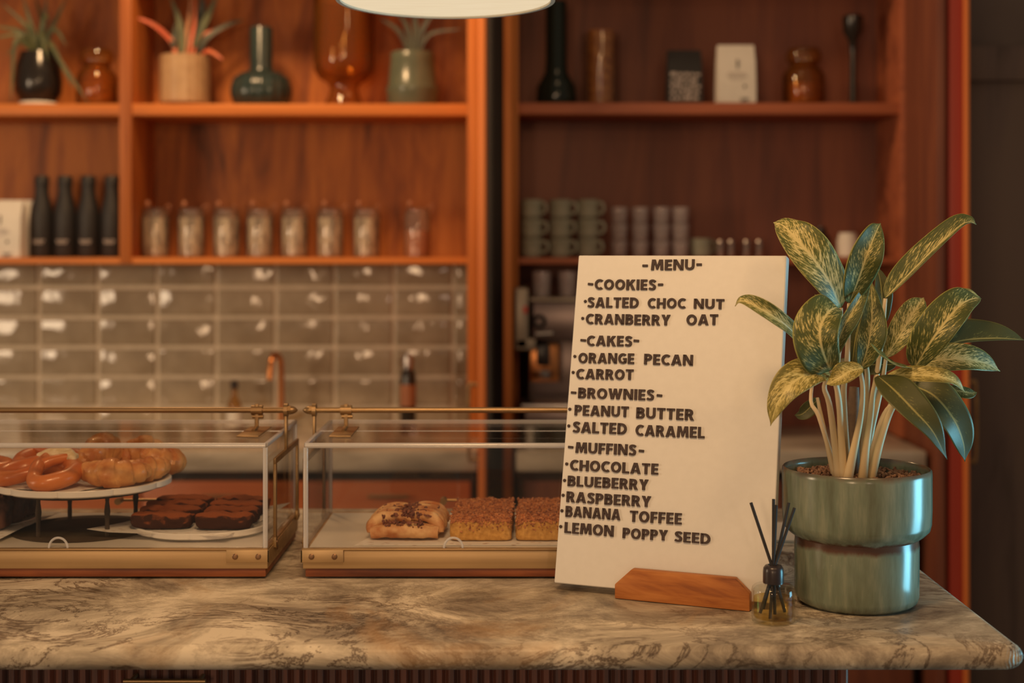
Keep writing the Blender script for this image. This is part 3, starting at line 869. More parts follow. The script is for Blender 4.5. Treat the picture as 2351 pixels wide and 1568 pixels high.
# brownies on their own plate
BX, BY = -.442, 2.042
tag(obj('serving_plate', plate_bm(.0975, .010), M['melamine'], loc=(BX, BY, ZI + .0022)), 'white scalloped plate under the eight brownies', 'plate')
bp = obj('paper_liner', paper_bm([(-.148, -.068), (.052, -.104), (.107, .108), (-.055, .118)], 0, lambda u, v: .0008 + .012 * max(0, u - .7) * max(0, v - .5) * 5 + .004 * max(0, .15 - u) * 6 * max(0, .3 - v) * 3), M['paper'], loc=(BX, BY, ZI + .0100))
tag(bp, 'printed white paper under the brownies with a corner sticking out left', 'paper')
zb = ZI + .0113
names = ['front', 'second', 'third', 'rear']
for cI, (xa, xb, y0, cn) in enumerate(((-.534, -.448, 1.978, 'left'), (-.442, -.363, 1.973, 'right'))):
    for rI in range(4):
        yy = y0 + rI * .0445
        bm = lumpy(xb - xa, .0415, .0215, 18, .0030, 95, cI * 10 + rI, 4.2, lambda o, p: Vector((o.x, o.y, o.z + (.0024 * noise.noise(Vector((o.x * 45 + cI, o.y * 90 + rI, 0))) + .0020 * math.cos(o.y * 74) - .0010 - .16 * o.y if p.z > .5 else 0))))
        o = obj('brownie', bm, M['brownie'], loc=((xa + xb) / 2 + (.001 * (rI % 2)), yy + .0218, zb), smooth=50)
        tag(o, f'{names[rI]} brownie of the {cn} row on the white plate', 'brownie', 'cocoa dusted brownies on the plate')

# dark loaf cake at the left edge
LX, LY = PX(18, 2.06), 2.06
tag(obj('serving_plate', plate_bm(.078, .010), M['melamine'], loc=(-.776, 2.075, ZI + .0001)), 'white scalloped plate under the dark chocolate cakes at the left edge', 'plate')
pl = obj('paper_liner', paper_bm([(-.10, -.112), (.050, -.126), (.078, .07), (-.08, .09)], 0, lambda u, v: .0011 - .0050 * max(0, .4 - v) * 2), M['paper'], loc=(-.752, 2.06, ZI + .0082))
tag(pl, 'printed white paper under the dark chocolate cakes', 'paper')
for i, (xx, yy, sx, lab) in enumerate(((PX(-8, 2.0), 2.005, .058, 'front dark chocolate cake slice at the left picture edge'), (PX(22, 2.05), 2.052, .066, 'middle dark chocolate cake slice behind the front slice'), (PX(46, 2.10), 2.100, .074, 'rear dark chocolate cake slice with drizzled top under the raised plate'))):
    bm = lumpy(sx, .045, .043, 14, .003, 80, 30 + i, 7, lambda o, p: Vector((o.x, o.y, o.z + (.0018 * math.sin(o.x * 700 + o.y * 300) if p.z > .6 else 0))))
    tag(obj('chocolate_cake_slice', bm, M['chocolate'], loc=(xx - .012, yy, ZI + .0098), smooth=50), lab, 'cake', 'dark chocolate cake slices')

# ---------------------------------------------------------------- inside the middle case
pl = obj('paper_liner', paper_bm([(-.262, -.118), (.25, -.112), (.25, .10), (-.205, .095)], 0, lambda u, v: .0006), M['paper'], loc=(.048, 2.045, ZI))
tag(pl, 'printed white paper under the plaited pastry and orange cake slices', 'paper')
zq = ZI + .0012
def plait_extra(o, p):
    rid = math.sin((o.x * .8 + (abs(o.y) if p.z > 0 else 0) * 1.2) * 210)
    if p.z > .3: o = o + Vector((0, 0, .0048 * rid))
    else: o = o + Vector((0, -.0022 * rid if p.y < 0 else 0, 0))
    return o
t = thing('plaited_pastry', 'plaited pastry sprinkled with chopped pecans, left of the cake slices', 'pastry', (PX(937, 2.0), 2.012, zq), -.05)
obj('dough', lumpy(.094, .092, .0200, 16, .002, 45, 8, 5), M['plait'], t, smooth=60)
rr_ = random.Random(5)
for i in range(5):
    for s in (-1, 1):
        y0 = -.040 + i * .0185 + (.009 if s > 0 else 0)
        bm = TU([(s * .0475, y0 - .004, .008), (s * .0465, y0 - .001, .0185), (s * .036, y0 + .003, .0265), (s * .016, y0 + .009, .0285), (-s * .006, y0 + .014, .0245)], [.0058, .0074, .0082, .0076, .0046], 14, 22)
        for v in bm.verts:
            v.co += noise.noise_vector(v.co * 80 + Vector((i, s, 0))) * .0014
            v.co.z = max(v.co.z, .001)
        obj('pastry_strip', bm, M['plait'], t, smooth=60)
bm = TU([(-.046, -.046, .010), (-.018, -.0505, .0125), (.016, -.0500, .0125), (.046, -.046, .010)], [.0085, .0100, .0100, .0085], 14, 24)
for v in bm.verts:
    v.co += noise.noise_vector(v.co * 80) * .0022; v.co.z = max(v.co.z, .0006)
obj('pastry_strip', bm, M['plait'], t, smooth=60)
bm = bmesh.new()
def pl_pt():
    x, y = random.gauss(0, .021), random.gauss(-.004, .026)
    x = max(-.040, min(.040, x)); y = max(-.044, min(.044, y))
    return (x, y, .0335 - .05 * abs(x) ** 1.15 * 2 + random.uniform(-.002, .002))
def pl_front():
    return (random.uniform(-.030, .026), -.0525 + random.uniform(-.006, .006), random.uniform(.018, .027))
chunks(bm, 190, pl_pt, .0017, .0040); chunks(bm, 60, pl_front, .0015, .0034)
k = obj('nut_topping', bm, M['nut_dark'], t, smooth=0); k['kind'] = 'stuff'

def cake(label, x0, x1, y0, y1, h, seed):
    cx, cy = (x0 + x1) / 2, (y0 + y1) / 2
    t = thing('orange_cake_slice', label, 'cake', (cx, cy, zq), 0, 'orange pecan cake slices')
    sx, sy = x1 - x0, y1 - y0
    obj('sponge', lumpy(sx, sy, h, 14, .0014, 130, seed, 10), M['sponge'], t, smooth=50)
    bm = bmesh.new()
    box(bm, -sx / 2 + .001, sx / 2 - .001, -sy / 2 + .001, sy / 2 - .001, h - .0045, h + .0006, .001)
    obj('crust', bm, M['glazed_top'], t)
    bm = bmesh.new()
    chunks(bm, 330, lambda: (random.uniform(-sx / 2, sx / 2), random.uniform(-sy / 2, sy / 2), h + random.uniform(-.001, .0018)), .0012, .0031)
    chunks(bm, 60, lambda: (random.uniform(-sx / 2, sx / 2), -sy / 2 - .0005, h - abs(random.gauss(0, .006))), .0010, .0024)
    k = obj('nut_topping', bm, M['nut'], t, smooth=0); k['kind'] = 'stuff'
for ci, (xa, xb, cn) in enumerate(((-.0855, -.0005, 'left'), (.005, .088, 'right'), (.094, .176, 'hidden'))):
    if ci == 2: continue
    for ri, rn in enumerate(('front', 'middle', 'rear')):
        y0 = 1.952 + ri * .058
        cake(f'{rn} orange pecan cake slice of the {cn} row beside the plaited pastry' if ci == 0 else f'{rn} orange pecan cake slice of the right row beside the menu board', xa + .002 * ri, xb + .002 * ri, y0, y0 + .055, .0285, ci * 7 + ri)

# ================================================================ MENU BOARD
TH_, AL = math.radians(22.6), math.radians(12.4)
U = Vector((math.cos(TH_), -math.sin(TH_), 0))
BK = Vector((math.sin(TH_), math.cos(TH_), 0))
V_ = Vector((0, 0, math.cos(AL))) + BK * math.sin(AL)
N_ = U.cross(V_)
BO = P(1272, 1338, 1.852)
MB = Matrix((U, V_, N_)).transposed()
board = thing('menu_board', 'tall white menu board with raised dark letters, leaning in a wooden holder', 'menu board', BO)
board.rotation_euler = MB.to_euler()
BW, BH, BT = .2845, .4365, .017
obj('panel', B(0, BW, 0, BH, -BT, 0, .0018, 3), M['white_board'], board)

def on_board(x, y):
    d = Vector(((x - 1175.5) / F, 1, (HOR - y) / F))
    o = Vector((0, 0, CZ))
    k = (BO - o).dot(N_) / d.dot(N_)
    q = MB.transposed() @ (o + d * k - BO)
    return Vector((q.x, q.y))
def zb7(x, y): return on_board(1250 + x / 1.8233, 560 + y / 1.8233)


HS_ = .102
def _rect(x0, y0, x1, y1): return ('p', [(x0, y0), (x1, y0), (x1, y1), (x0, y1)])
def _arc(cx, cy, rx, ry, a0, a1, n=18): return [(cx + rx * math.cos(math.radians(a0 + (a1 - a0) * i / n)), cy + ry * math.sin(math.radians(a0 + (a1 - a0) * i / n))) for i in range(n + 1)]
_stem = _rect(0, 0, .225, 1)
_S = [tuple(v)[:2] for v in spline([(x, y, 0) for x, y in ((.53, .80), (.42, .885), (.28, .90), (.15, .83), (.14, .68), (.25, .57), (.38, .48), (.48, .37), (.47, .2), (.36, .105), (.2, .10), (.05, .18))], 40)]
GL = {
 'A': (.82, [('p', [(0, 0), (.27, 1), (.55, 1), (.82, 0), (.585, 0), (.41, .74), (.235, 0)]), _rect(.2, .19, .62, .36)]),
 'B': (.66, [_stem, ('s', [(.1, .905)] + _arc(.33, .735, .185, .17, 90, -90) + [(.1, .565)]), ('s', [(.1, .53)] + _arc(.345, .315, .21, .215, 90, -90) + [(.1, .10)])]),
 'C': (.68, [('s', _arc(.42, .5, .315, .405, 52, 308, 26))]),
 'D': (.75, [_stem, ('s', [(.1, .9)] + _arc(.30, .5, .345, .40, 90, -90, 22) + [(.1, .1)])]),
 'E': (.55, [_stem, _rect(.2, .815, .54, 1), _rect(.2, .415, .51, .59), _rect(.2, 0, .55, .185)]),
 'F': (.53, [_stem, _rect(.2, .815, .53, 1), _rect(.2, .405, .50, .585)]),
 'G': (.74, [('s', _arc(.42, .5, .315, .405, 52, 318, 26)), _rect(.43, .39, .74, .55), _rect(.53, .12, .74, .42)]),
 'H': (.75, [_stem, _rect(.525, 0, .75, 1), _rect(.2, .41, .55, .59)]),
 'I': (.225, [_stem]),
 'K': (.74, [_stem, ('p', [(.2, .45), (.20, .62), (.45, 1), (.72, 1), (.34, .45)]), ('p', [(.27, .56), (.45, .66), (.75, 0), (.48, 0)])]),
 'L': (.54, [_stem, _rect(.2, 0, .54, .19)]),
 'M': (.96, [('p', [(0, 0), (.06, 1), (.34, 1), (.48, .44), (.62, 1), (.90, 1), (.96, 0), (.735, 0), (.70, .64), (.545, .06), (.415, .06), (.26, .64), (.225, 0)])]),
 'N': (.78, [_rect(0, 0, .205, 1), _rect(.575, 0, .78, 1), ('p', [(0, 1), (.25, 1), (.78, 0), (.53, 0)])]),
 'O': (.82, [('s', _arc(.41, .5, .305, .405, 0, 360, 36))]),
 'P': (.62, [_stem, ('s', [(.1, .9)] + _arc(.32, .69, .20, .21, 90, -90) + [(.1, .48)])]),
 'R': (.69, [_stem, ('s', [(.1, .9)] + _arc(.32, .70, .20, .20, 90, -90) + [(.1, .50)]), ('p', [(.25, .52), (.46, .52), (.70, 0), (.45, 0)])]),
 'S': (.59, [('s', _S)]),
 'T': (.64, [_rect(0, .81, .64, 1), _rect(.207, 0, .433, .9)]),
 'U': (.74, [('s', [(.11, 1), (.11, .7)] + _arc(.37, .37, .26, .265, 180, 360) + [(.63, .7), (.63, 1)])]),
 'W': (1.12, [('p', [(0, 1), (.23, 1), (.335, .36), (.455, 1), (.665, 1), (.785, .36), (.89, 1), (1.12, 1), (.91, 0), (.67, 0), (.56, .58), (.45, 0), (.21, 0)])]),
 'Y': (.74, [('p', [(0, 1), (.26, 1), (.37, .66), (.48, 1), (.74, 1), (.483, .40), (.483, 0), (.257, 0), (.257, .40)])]),
}
def _strip(path, h=HS_):
    """quads along a stroked path"""
    closed = (Vector(path[0]) - Vector(path[-1])).length < 1e-4
    pts = [Vector(p) for p in path]
    L_, R_ = [], []
    n = len(pts)
    for i in range(n):
        a = pts[i - 1] if i > 0 else (pts[-2] if closed else pts[0])
        b_ = pts[i + 1] if i < n - 1 else (pts[1] if closed else pts[-1])
        d = (b_ - a).normalized(); nn = Vector((-d.y, d.x))
        L_.append(pts[i] + nn * h); R_.append(pts[i] - nn * h)
    return L_, R_, closed

def put_word(bm, txt, pbl, pbr, ptl, depth=.0024):
    sp_c = .105
    tot = sum(GL[c][0] for c in txt) + sp_c * (len(txt) - 1)
    ex = (pbr - pbl) / tot
    ey = (ptl - pbl); ey = Vector((ey.x * .35, ey.y))
    x = 0.0
    jr = random.Random(len(txt) * 7 + ord(txt[0]))
    for c in txt:
        wdt, shp = GL[c]
        dy = jr.uniform(-.012, .012)
        def mp(p): return pbl + ex * (x + p[0]) + ey * (p[1] + dy)
        for kind, pth in shp:
            if kind == 'p':
                q = [mp(p) for p in pth]
                prism(bm, [(v.x, v.y) for v in q], 'z', .0001, depth)
            else:
                L_, R_, closed = _strip(pth)
                lo = [[bm.verts.new((*mp(p), z)) for p in S_] for z in (.0001, depth) for S_ in (L_, R_)]
                l0, r0, l1, r1 = lo
                n = len(l0)
                for i in range(n - 1):
                    bm.faces.new((l1[i], l1[i + 1], r1[i + 1], r1[i]))
                    bm.faces.new((l0[i], r0[i], r0[i + 1], l0[i + 1]))
                    bm.faces.new((l0[i], l0[i + 1], l1[i + 1], l1[i]))
                    bm.faces.new((r0[i], r1[i], r1[i + 1], r0[i + 1]))
                if not closed:
                    bm.faces.new((l0[0], l1[0], r1[0], r0[0])); bm.faces.new((l0[-1], r0[-1], r1[-1], l1[-1]))
        x += wdt + sp_c

def put_dot(bm, p, r=.0021):
    lathe(bm, [(r, .0001), (r, .0016), (r * .6, .0022), (0, .0022)], 14, (p.x, p.y, 0))
def put_dash(bm, p, q, hh=.0016):
    d = (q - p).normalized(); n = Vector((-d.y, d.x)) * hh
    vs = [p - n, q - n, q + n, p + n]
    prism(bm, [(v.x, v.y) for v in vs], 'z', .0001, .0022, .0004, 1)

# rows as (marks, words); a word is text, left x, right x, top-left y, bottom-left y, bottom-right y as read off the board
ROWS = [
 ([('-', 411, 92, 434, 92), ('-', 637, 87, 660, 87)], [('MENU', 447, 629, 67, 111, 110)]),
 ([('-', 183, 168, 205, 170), ('-', 476, 171, 498, 171)], [('COOKIES', 211, 467, 149, 192, 194)]),
 ([('.', 172, 241)], [('SALTED', 181, 395, 224, 267, 269), ('CHOC', 433, 592, 228, 270, 271), ('NUT', 626, 753, 230, 271, 273)]),
 ([('.', 161, 312)], [('CRANBERRY', 174, 527, 293, 336, 342), ('OAT', 595, 727, 296, 340, 340)]),
 ([('-', 152, 403, 175, 405), ('-', 374, 405, 397, 407)], [('CAKES', 178, 367, 384, 427, 430)]),
 ([('.', 128, 471)], [('ORANGE', 143, 376, 456, 499, 503), ('PECAN', 418, 622, 461, 505, 510)]),
 ([('.', 121, 538)], [('CARROT', 134, 373, 523, 566, 570)]),
 ([('-', 112, 622, 134, 624), ('-', 471, 634, 494, 636)], [('BROWNIES', 142, 459, 602, 646, 656)]),
 ([('.', 107, 692)], [('PEANUT', 127, 353, 674, 718, 726), ('BUTTER', 385, 626, 684, 730, 739)]),
 ([('.', 103, 762)], [('SALTED', 119, 345, 744, 790, 798), ('CARAMEL', 382, 671, 757, 803, 814)]),
 ([('-', 100, 850, 122, 852), ('-', 396, 866, 418, 868)], [('MUFFINS', 131, 384, 830, 875, 886)]),
 ([('.', 94, 921)], [('CHOCOLATE', 108, 477, 903, 948, 967)]),
 ([('.', 85, 990)], [('BLUEBERRY', 98, 435, 970, 1014, 1032)]),
 ([('.', 79, 1052)], [('RASPBERRY', 93, 446, 1036, 1081, 1103)]),
 ([('.', 74, 1117)], [('BANANA', 89, 318, 1096, 1142, 1157), ('TOFFEE', 358, 575, 1116, 1163, 1175)]),
 ([('.', 69, 1183)], [('LEMON', 85, 290, 1164, 1210, 1226), ('POPPY', 328, 516, 1188, 1232, 1243), ('SEED', 545, 695, 1202, 1246, 1258)]),
]
for marks, wordsr in ROWS:
    for i, (tx, xl_, xr_, yt, yb1, yb2) in enumerate(wordsr):
        bm = bmesh.new()
        if i == 0:
            for mk_ in marks:
                if mk_[0] == '.': put_dot(bm, zb7(mk_[1], mk_[2]))
                else: put_dash(bm, zb7(mk_[1], mk_[2]), zb7(mk_[3], mk_[4]))
        put_word(bm, tx, zb7(xl_, yb1), zb7(xr_, yb2), zb7(xl_, yt))
        o = obj('lettering', bm, M['letters'], board, smooth=30)
        o['label'] = 'raised dark brown letters reading ' + tx

# wooden holder: chamfered front block, foot and rear block
hl = P(1411, 1375.5, 1.807); hr = P(1723, 1402.5, 1.745)
hy = -TH_
HL = (hr - hl).length
t = thing('board_holder', 'chamfered brown wooden block holding up the menu board', 'sign holder', (hl.x, hl.y, ZC), hy)
hh = .0395
prism_pts = [(0, .0006), (HL, .0006), (HL, .0225), (HL - .0185, hh), (.0225, hh), (0, .0185)]
obj('front_block', prism(bmesh.new(), prism_pts, 'y', 0, .0116, .0012, 2), M['acacia'], t)
obj('foot', B(.004, HL - .004, .0118, .085, .0006, .0075, .001), M['acacia'], t)
obj('rear_block', B(.004, HL - .004, .056, .075, .0076, .032, .001), M['acacia'], t)

# ================================================================ REED DIFFUSER
t = thing('reed_diffuser', 'small clear reed diffuser bottle with black cap and black reeds', 'diffuser', (PX(1775.5, 1.695), 1.695, ZC))
obj('bottle', LA([(0, .0004), (.0235, .0004), (.0254, .002), (.0256, .006), (.0256, .038), (.0250, .0415), (.0228, .0435), (.012, .0445), (.0105, .046), (.0095, .046), (.0095, .0435), (.021, .0415), (.0238, .0385), (.0240, .008), (.0225, .0055), (0, .0045)], 48), M['glass'], t)
obj('oil', LA([(0, .0056), (.0215, .0058), (.0232, .009), (.0232, .0295), (0, .0295)], 48), M['oil'], t)
obj('cap', LA([(.0068, .0465), (.0122, .0465), (.0124, .048), (.0124, .060), (.0118, .0645), (.0095, .0675), (.0065, .0682), (.0060, .0675), (.0060, .0472), (.0068, .0465)], 40), M['black_plastic'], t)
dx = PX(1775.5, 1.695)
for (tx, ty, bx_, by_, Yt, Yb) in ((1724, 1154, 1802, 1405, 1.700, 1.690), (1776, 1146, 1768, 1420, 1.690, 1.694), (1782, 1160, 1779, 1410, 1.684, 1.700), (1811, 1154, 1752, 1398, 1.702, 1.698), (1824, 1166, 1745, 1408, 1.690, 1.685)):
    a, c = P(tx, ty, Yt), P(bx_, by_, Yb)
    mid = P(1775.5 + (3 if tx > 1790 else (-3 if tx < 1760 else 0)), 1300, 1.695)
    org = Vector((dx, 1.695, ZC))
    d = (mid - a)
    bm = TU([a - org, mid - org, c - org], .0019, 8)
    obj('reed', bm, M['black_reed'], t)

# ================================================================ POTTED PLANT
PY = 1.79
PXc = PX(1966, PY)
plant = thing('potted_plant', 'variegated leafy plant in a two-tier sea green glazed pot', 'plant', (PXc, PY, ZC))
pot = [(0, .0005), (.055, .0005), (.069, .0015), (.0745, .006), (.0765, .013), (.0768, .074), (.0762, .0795), (.0765, .084), (.083, .0885), (.0895, .095), (.0915, .103), (.0922, .12), (.0922, .163), (.0918, .1685), (.0900, .1705), (.0882, .1690), (.0876, .163), (.0876, .100), (.078, .092), (.070, .086), (.070, .02), (0, .018)]
obj('pot', LA(pot, 96), M['glaze'], plant, smooth=50)
obj('soil', LA([(0, .10), (.080, .10), (.0868, .108), (.0868, .1545), (.05, .157), (0, .158)], 48), M['soil'], plant)
rr_ = random.Random(11)
def mul_pt():
    a = random.uniform(0, 2 * PI); r_ = .085 * math.sqrt(random.random())
    return (r_ * math.cos(a), r_ * math.sin(a), .157 + .003 * (1 - r_ / .085) + random.uniform(-.001, .003))
k = obj('gravel_mulch', chunks(bmesh.new(), 760, mul_pt, .0018, .0042), M['mulch'], plant, smooth=0); k['kind'] = 'stuff'
PO = Vector((PXc, PY, ZC))
def Q(zx, zy, Y):      # point read off the plant detail view
    return P(1650 + zx / 1.5678, 480 + zy / 1.5678, Y)

def leaf_bm(mid, hwL, hwR, facing, fold=.28, n=28, m=7, wave=.10, org=PO, power=.85, skew=.8, twist=0.0):
    C = spline(mid, n)
    fc = facing if isinstance(facing[0], (tuple, list)) else [facing, facing]
    Fv = spline([Vector(f) for f in fc], n) if len(fc) > 2 else [Vector(fc[0]).lerp(Vector(fc[1]), i / n) for i in range(n + 1)]
    bm = bmesh.new(); uvl = bm.loops.layers.uv.new('UVMap')
    rows = []; uvs = {}
    for i, c in enumerate(C):
        tt = i / n
        T = (C[min(i + 1, n)] - C[max(i - 1, 0)]).normalized()
        f = Fv[i].normalized()
        S = T.cross(f)
        S = S.normalized() if S.length > 1e-4 else Vector((1, 0, 0))
        Nn = S.cross(T).normalized()
        wp = max(0.012, math.sin(PI * min(.9999, tt ** skew)) ** power * (1 - .10 * tt))
        if tt > .86: wp *= max(.05, 1 - ((tt - .86) / .14) ** 1.6 * .75)
        row = []
        for j in range(-m, m + 1):
            u = j / m
            hw = (hwR if u > 0 else hwL) * wp
            fo = fold * (1 - .35 * tt)
            off = S * u * hw * math.cos(fo) + Nn * (abs(u) ** 1.15 * hw * math.sin(fo))
            off += Nn * (math.sin(tt * 11 + (2.0 if u > 0 else 0)) * wave * hw * abs(u) ** 1.5)
            v = bm.verts.new(c + off - org)
            uvs[v] = (.5 + u / 2, tt); row.append(v)
        rows.append(row)
    for a, b_ in zip(rows, rows[1:]):
        for j in range(2 * m):
            fce = bm.faces.new((a[j], a[j + 1], b_[j + 1], b_[j]))
            for lp_ in fce.loops: lp_[uvl].uv = uvs[lp_.vert]
    return bm
def leaf(pts, hwL, hwR, facing, mat='leaf', **k):
    o = obj('leaf', leaf_bm([Q(*p) for p in pts], hwL, hwR, facing, **k), M[mat], plant, smooth=180)
    md = o.modifiers.new('thickness', 'SOLIDIFY'); md.thickness = .0005
    return o
FR = (0, -1, .15)
leaf([(440, 356, 1.790), (398, 262, 1.772), (335, 172, 1.762), (268, 95, 1.768), (230, 58, 1.778), (196, 48, 1.79)], .0270, .0315, (.15, -1, .30), 'leaf_pale', fold=.18, skew=.72)
leaf([(470, 338, 1.742), (500, 262, 1.722), (533, 168, 1.708), (563, 92, 1.712), (583, 50, 1.722)], .0255, .0205, (.25, -1, .15), 'leaf', fold=.30, power=.8)
leaf([(600, 320, 1.815), (672, 248, 1.822), (765, 155, 1.832), (862, 66, 1.846), (902, 46, 1.852), (928, 56, 1.856)], .0225, .0040, (-.25, -1, .35), 'leaf', fold=.10, skew=.66)
leaf([(345, 575, 1.765), (278, 455, 1.722), (200, 388, 1.700), (120, 342, 1.695), (80, 330, 1.700), (58, 350, 1.708)], .0115, .0120, [(-.1, -1, .3), (.0, -1, .5), (-.3, -.6, 1.0)], 'leaf_pale', fold=.55, wave=.16, power=.55)
leaf([(402, 582, 1.700), (372, 500, 1.674), (366, 430, 1.674), (392, 376, 1.690), (420, 356, 1.710), (440, 362, 1.726)], .0340, .0220, [(-.15, -1, .1), (0, -1, .3), (.3, -.6, .9)], 'leaf', fold=.18, power=.62, skew=.62)
leaf([(412, 545, 1.735), (440, 450, 1.725), (478, 375, 1.725), (520, 300, 1.735), (548, 262, 1.745)], .0095, .0125, (.25, -1, .1), 'leaf', fold=.35)
leaf([(512, 580, 1.765), (540, 480, 1.752), (552, 375, 1.758), (548, 250, 1.785)], .0180, .0205, (.1, -1, .15), 'leaf', fold=.30)
leaf([(600, 535, 1.800), (648, 462, 1.788), (694, 385, 1.795), (722, 342, 1.808), (739, 318, 1.82)], .0195, .0160, (-.2, -1, .3), 'leaf_pale', fold=.25)
leaf([(705, 575, 1.775), (752, 496, 1.748), (812, 412, 1.740), (872, 345, 1.755), (918, 322, 1.775), (946, 322, 1.79)], .0300, .0190, [(-.1, -1, .25), (0, -1, .45), (.3, -.6, 1)], 'leaf', fold=.22, skew=.72)
leaf([(735, 400, 1.83), (790, 345, 1.826), (850, 312, 1.832), (905, 298, 1.842), (942, 318, 1.855)], .0085, .0150, (0, -.8, .8), 'leaf_yellow', fold=.2)
leaf([(780, 505, 1.845), (880, 474, 1.862), (985, 466, 1.875), (1060, 468, 1.885), (1104, 472, 1.892)], .0310, .0035, (0, -.8, .45), 'leaf_dark', fold=.12, wave=.05, skew=.62, power=1.1)
leaf([(690, 568, 1.800), (790, 545, 1.795), (885, 540, 1.800), (960, 556, 1.812), (1014, 584, 1.822)], .0225, .0170, (.1, -1, .45), 'leaf_pale', fold=.2, skew=.8)
leaf([(700, 575, 1.742), (640, 560, 1.712), (585, 528, 1.698), (544, 480, 1.692)], .0085, .0165, (0, -.45, 1), 'leaf', fold=.2)
leaf([(600, 600, 1.745), (690, 598, 1.728), (790, 604, 1.724), (850, 620, 1.730), (888, 660, 1.738)], .0150, .0110, (0, -.75, .7), 'leaf_yellow', fold=.22)
leaf([(572, 600, 1.722), (630, 650, 1.690), (700, 722, 1.672), (770, 800, 1.670), (823, 902, 1.682)], .0260, .0190, (.15, -1, .35), 'leaf_dark', fold=.16, skew=.68)
leaf([(690, 630, 1.785), (775, 672, 1.768), (845, 755, 1.764), (880, 840, 1.772), (887, 910, 1.782)], .0275, .0240, (.3, -1, .25), 'leaf_dark', fold=.14, skew=.72)
leaf([(402, 590, 1.722), (335, 588, 1.690), (262, 630, 1.672), (212, 700, 1.668), (186, 782, 1.674)], .0185, .0235, (-.2, -1, .4), 'leaf_yellow', fold=.20, skew=.72)
leaf([(520, 572, 1.700), (470, 585, 1.690), (425, 612, 1.688), (385, 632, 1.694)], .0125, .0150, (0, -1, .6), 'leaf_yellow', fold=.3, wave=.2)
leaf([(362, 680, 1.815), (330, 712, 1.805), (300, 738, 1.805), (272, 742, 1.81)], .0110, .0095, (0, -1, .4), 'leaf_dark')
leaf([(820, 640, 1.835), (870, 655, 1.835), (905, 662, 1.838), (931, 660, 1.842)], .0080, .0100, (0, -1, .5), 'leaf', fold=.2)
leaf([(440, 440, 1.83), (400, 385, 1.826), (370, 345, 1.828), (346, 306, 1.832)], .0120, .0120, (.1, -1, .3), 'leaf_yellow')
leaf([(590, 420, 1.868), (588, 330, 1.862), (582, 262, 1.864), (568, 202, 1.872)], .0120, .0150, (.2, -1, .1), 'leaf_dark')
leaf([(740, 470, 1.86), (810, 425, 1.85), (870, 380, 1.852), (915, 340, 1.86)], .0085, .0150, (-.1, -.8, .7), 'leaf_dark', fold=.1)
leaf([(480, 560, 1.80), (490, 480, 1.80), (500, 430, 1.81), (510, 400, 1.82)], .0120, .0130, (0, -1, .2), 'leaf_dark')
leaf([(640, 560, 1.83), (560, 560, 1.83), (470, 560, 1.84), (400, 545, 1.85)], .0160, .0150, (0, -1, .5), 'leaf_dark')

def stem(pts, rad):
    obj('stem', TU([Q(*p) - PO for p in pts], rad, 10, 16), M['petiole'], plant)
bY = 1.775
stem([(425, 985, bY), (402, 880, 1.770), (360, 745, 1.765), (332, 690, 1.765), (345, 575, 1.766)], [.0045, .0034, .0028, .0024, .0020])
stem([(438, 990, bY - .01), (420, 850, 1.752), (398, 700, 1.735), (380, 640, 1.728), (402, 588, 1.722)], [.0065, .0046, .0036, .0030, .0022])
stem([(452, 985, bY - .015), (440, 800, 1.742), (432, 680, 1.722), (412, 600, 1.708), (402, 580, 1.701)], [.0052, .0042, .0034, .0030, .0024])
stem([(468, 985, bY + .01), (456, 800, 1.770), (450, 650, 1.762), (462, 560, 1.755), (470, 340, 1.744)], [.0050, .0040, .0038, .0036, .0026])
stem([(462, 985, bY - .018), (488, 860, 1.742), (512, 740, 1.735), (518, 640, 1.730), (508, 572, 1.715)], [.0066, .0048, .0036, .0030, .0024])
stem([(516, 985, bY - .014), (530, 860, 1.745), (548, 740, 1.745), (556, 660, 1.738), (572, 600, 1.724)], [.0066, .0046, .0036, .0032, .0026])
stem([(535, 985, bY), (565, 840, 1.765), (598, 740, 1.765), (640, 690, 1.770), (690, 630, 1.785)], [.0060, .0048, .0040, .0034, .0024])
stem([(545, 982, bY - .01), (578, 850, 1.752), (610, 750, 1.752), (640, 690, 1.752), (700, 580, 1.770)], [.0062, .0048, .0040, .0034, .0026])
stem([(520, 980, bY + .015), (545, 820, 1.795), (572, 700, 1.798), (590, 620, 1.80), (602, 535, 1.80)], [.0050, .0042, .0036, .0030, .0024])
stem([(420, 980, bY + .012), (392, 850, 1.79), (368, 740, 1.795), (355, 680, 1.805)], [.0042, .0032, .0026, .0022])
stem([(505, 980, bY + .02), (520, 780, 1.80), (535, 640, 1.80), (530, 560, 1.785), (512, 580, 1.768)], [.0050, .0042, .0036, .0030, .0024])
stem([(470, 980, bY + .02), (440, 760, 1.80), (425, 600, 1.80), (438, 470, 1.795), (440, 356, 1.79)], [.0050, .0042, .0036, .0030, .0026])
stem([(500, 980, bY + .03), (545, 740, 1.82), (575, 560, 1.825), (590, 430, 1.82), (600, 322, 1.816)], [.0050, .0042, .0036, .0030, .0026])
stem([(540, 980, bY + .03), (590, 780, 1.82), (625, 690, 1.82), (660, 610, 1.815), (690, 568, 1.802)], [.0046, .0038, .0032, .0028, .0022])
obj('cane', TU([Q(486, 985, 1.79) - PO, Q(482, 860, 1.79) - PO, Q(484, 740, 1.79) - PO, Q(488, 640, 1.79) - PO], [.0090, .0085, .0088, .0060], 14, 20), M['cane'], plant)

# ================================================================ NOTE SHEETS BEHIND THE POT
o = obj('paper_sheets', B(-.10, .075, -.07, .075, 0, .004, .0005), M['paper_white'], loc=(PX(1800, 2.2) + .085, 2.215, ZC + .0003))
o.rotation_euler = (0, 0, -.12)
tag(o, 'small stack of white paper sheets behind the green pot', 'paper')

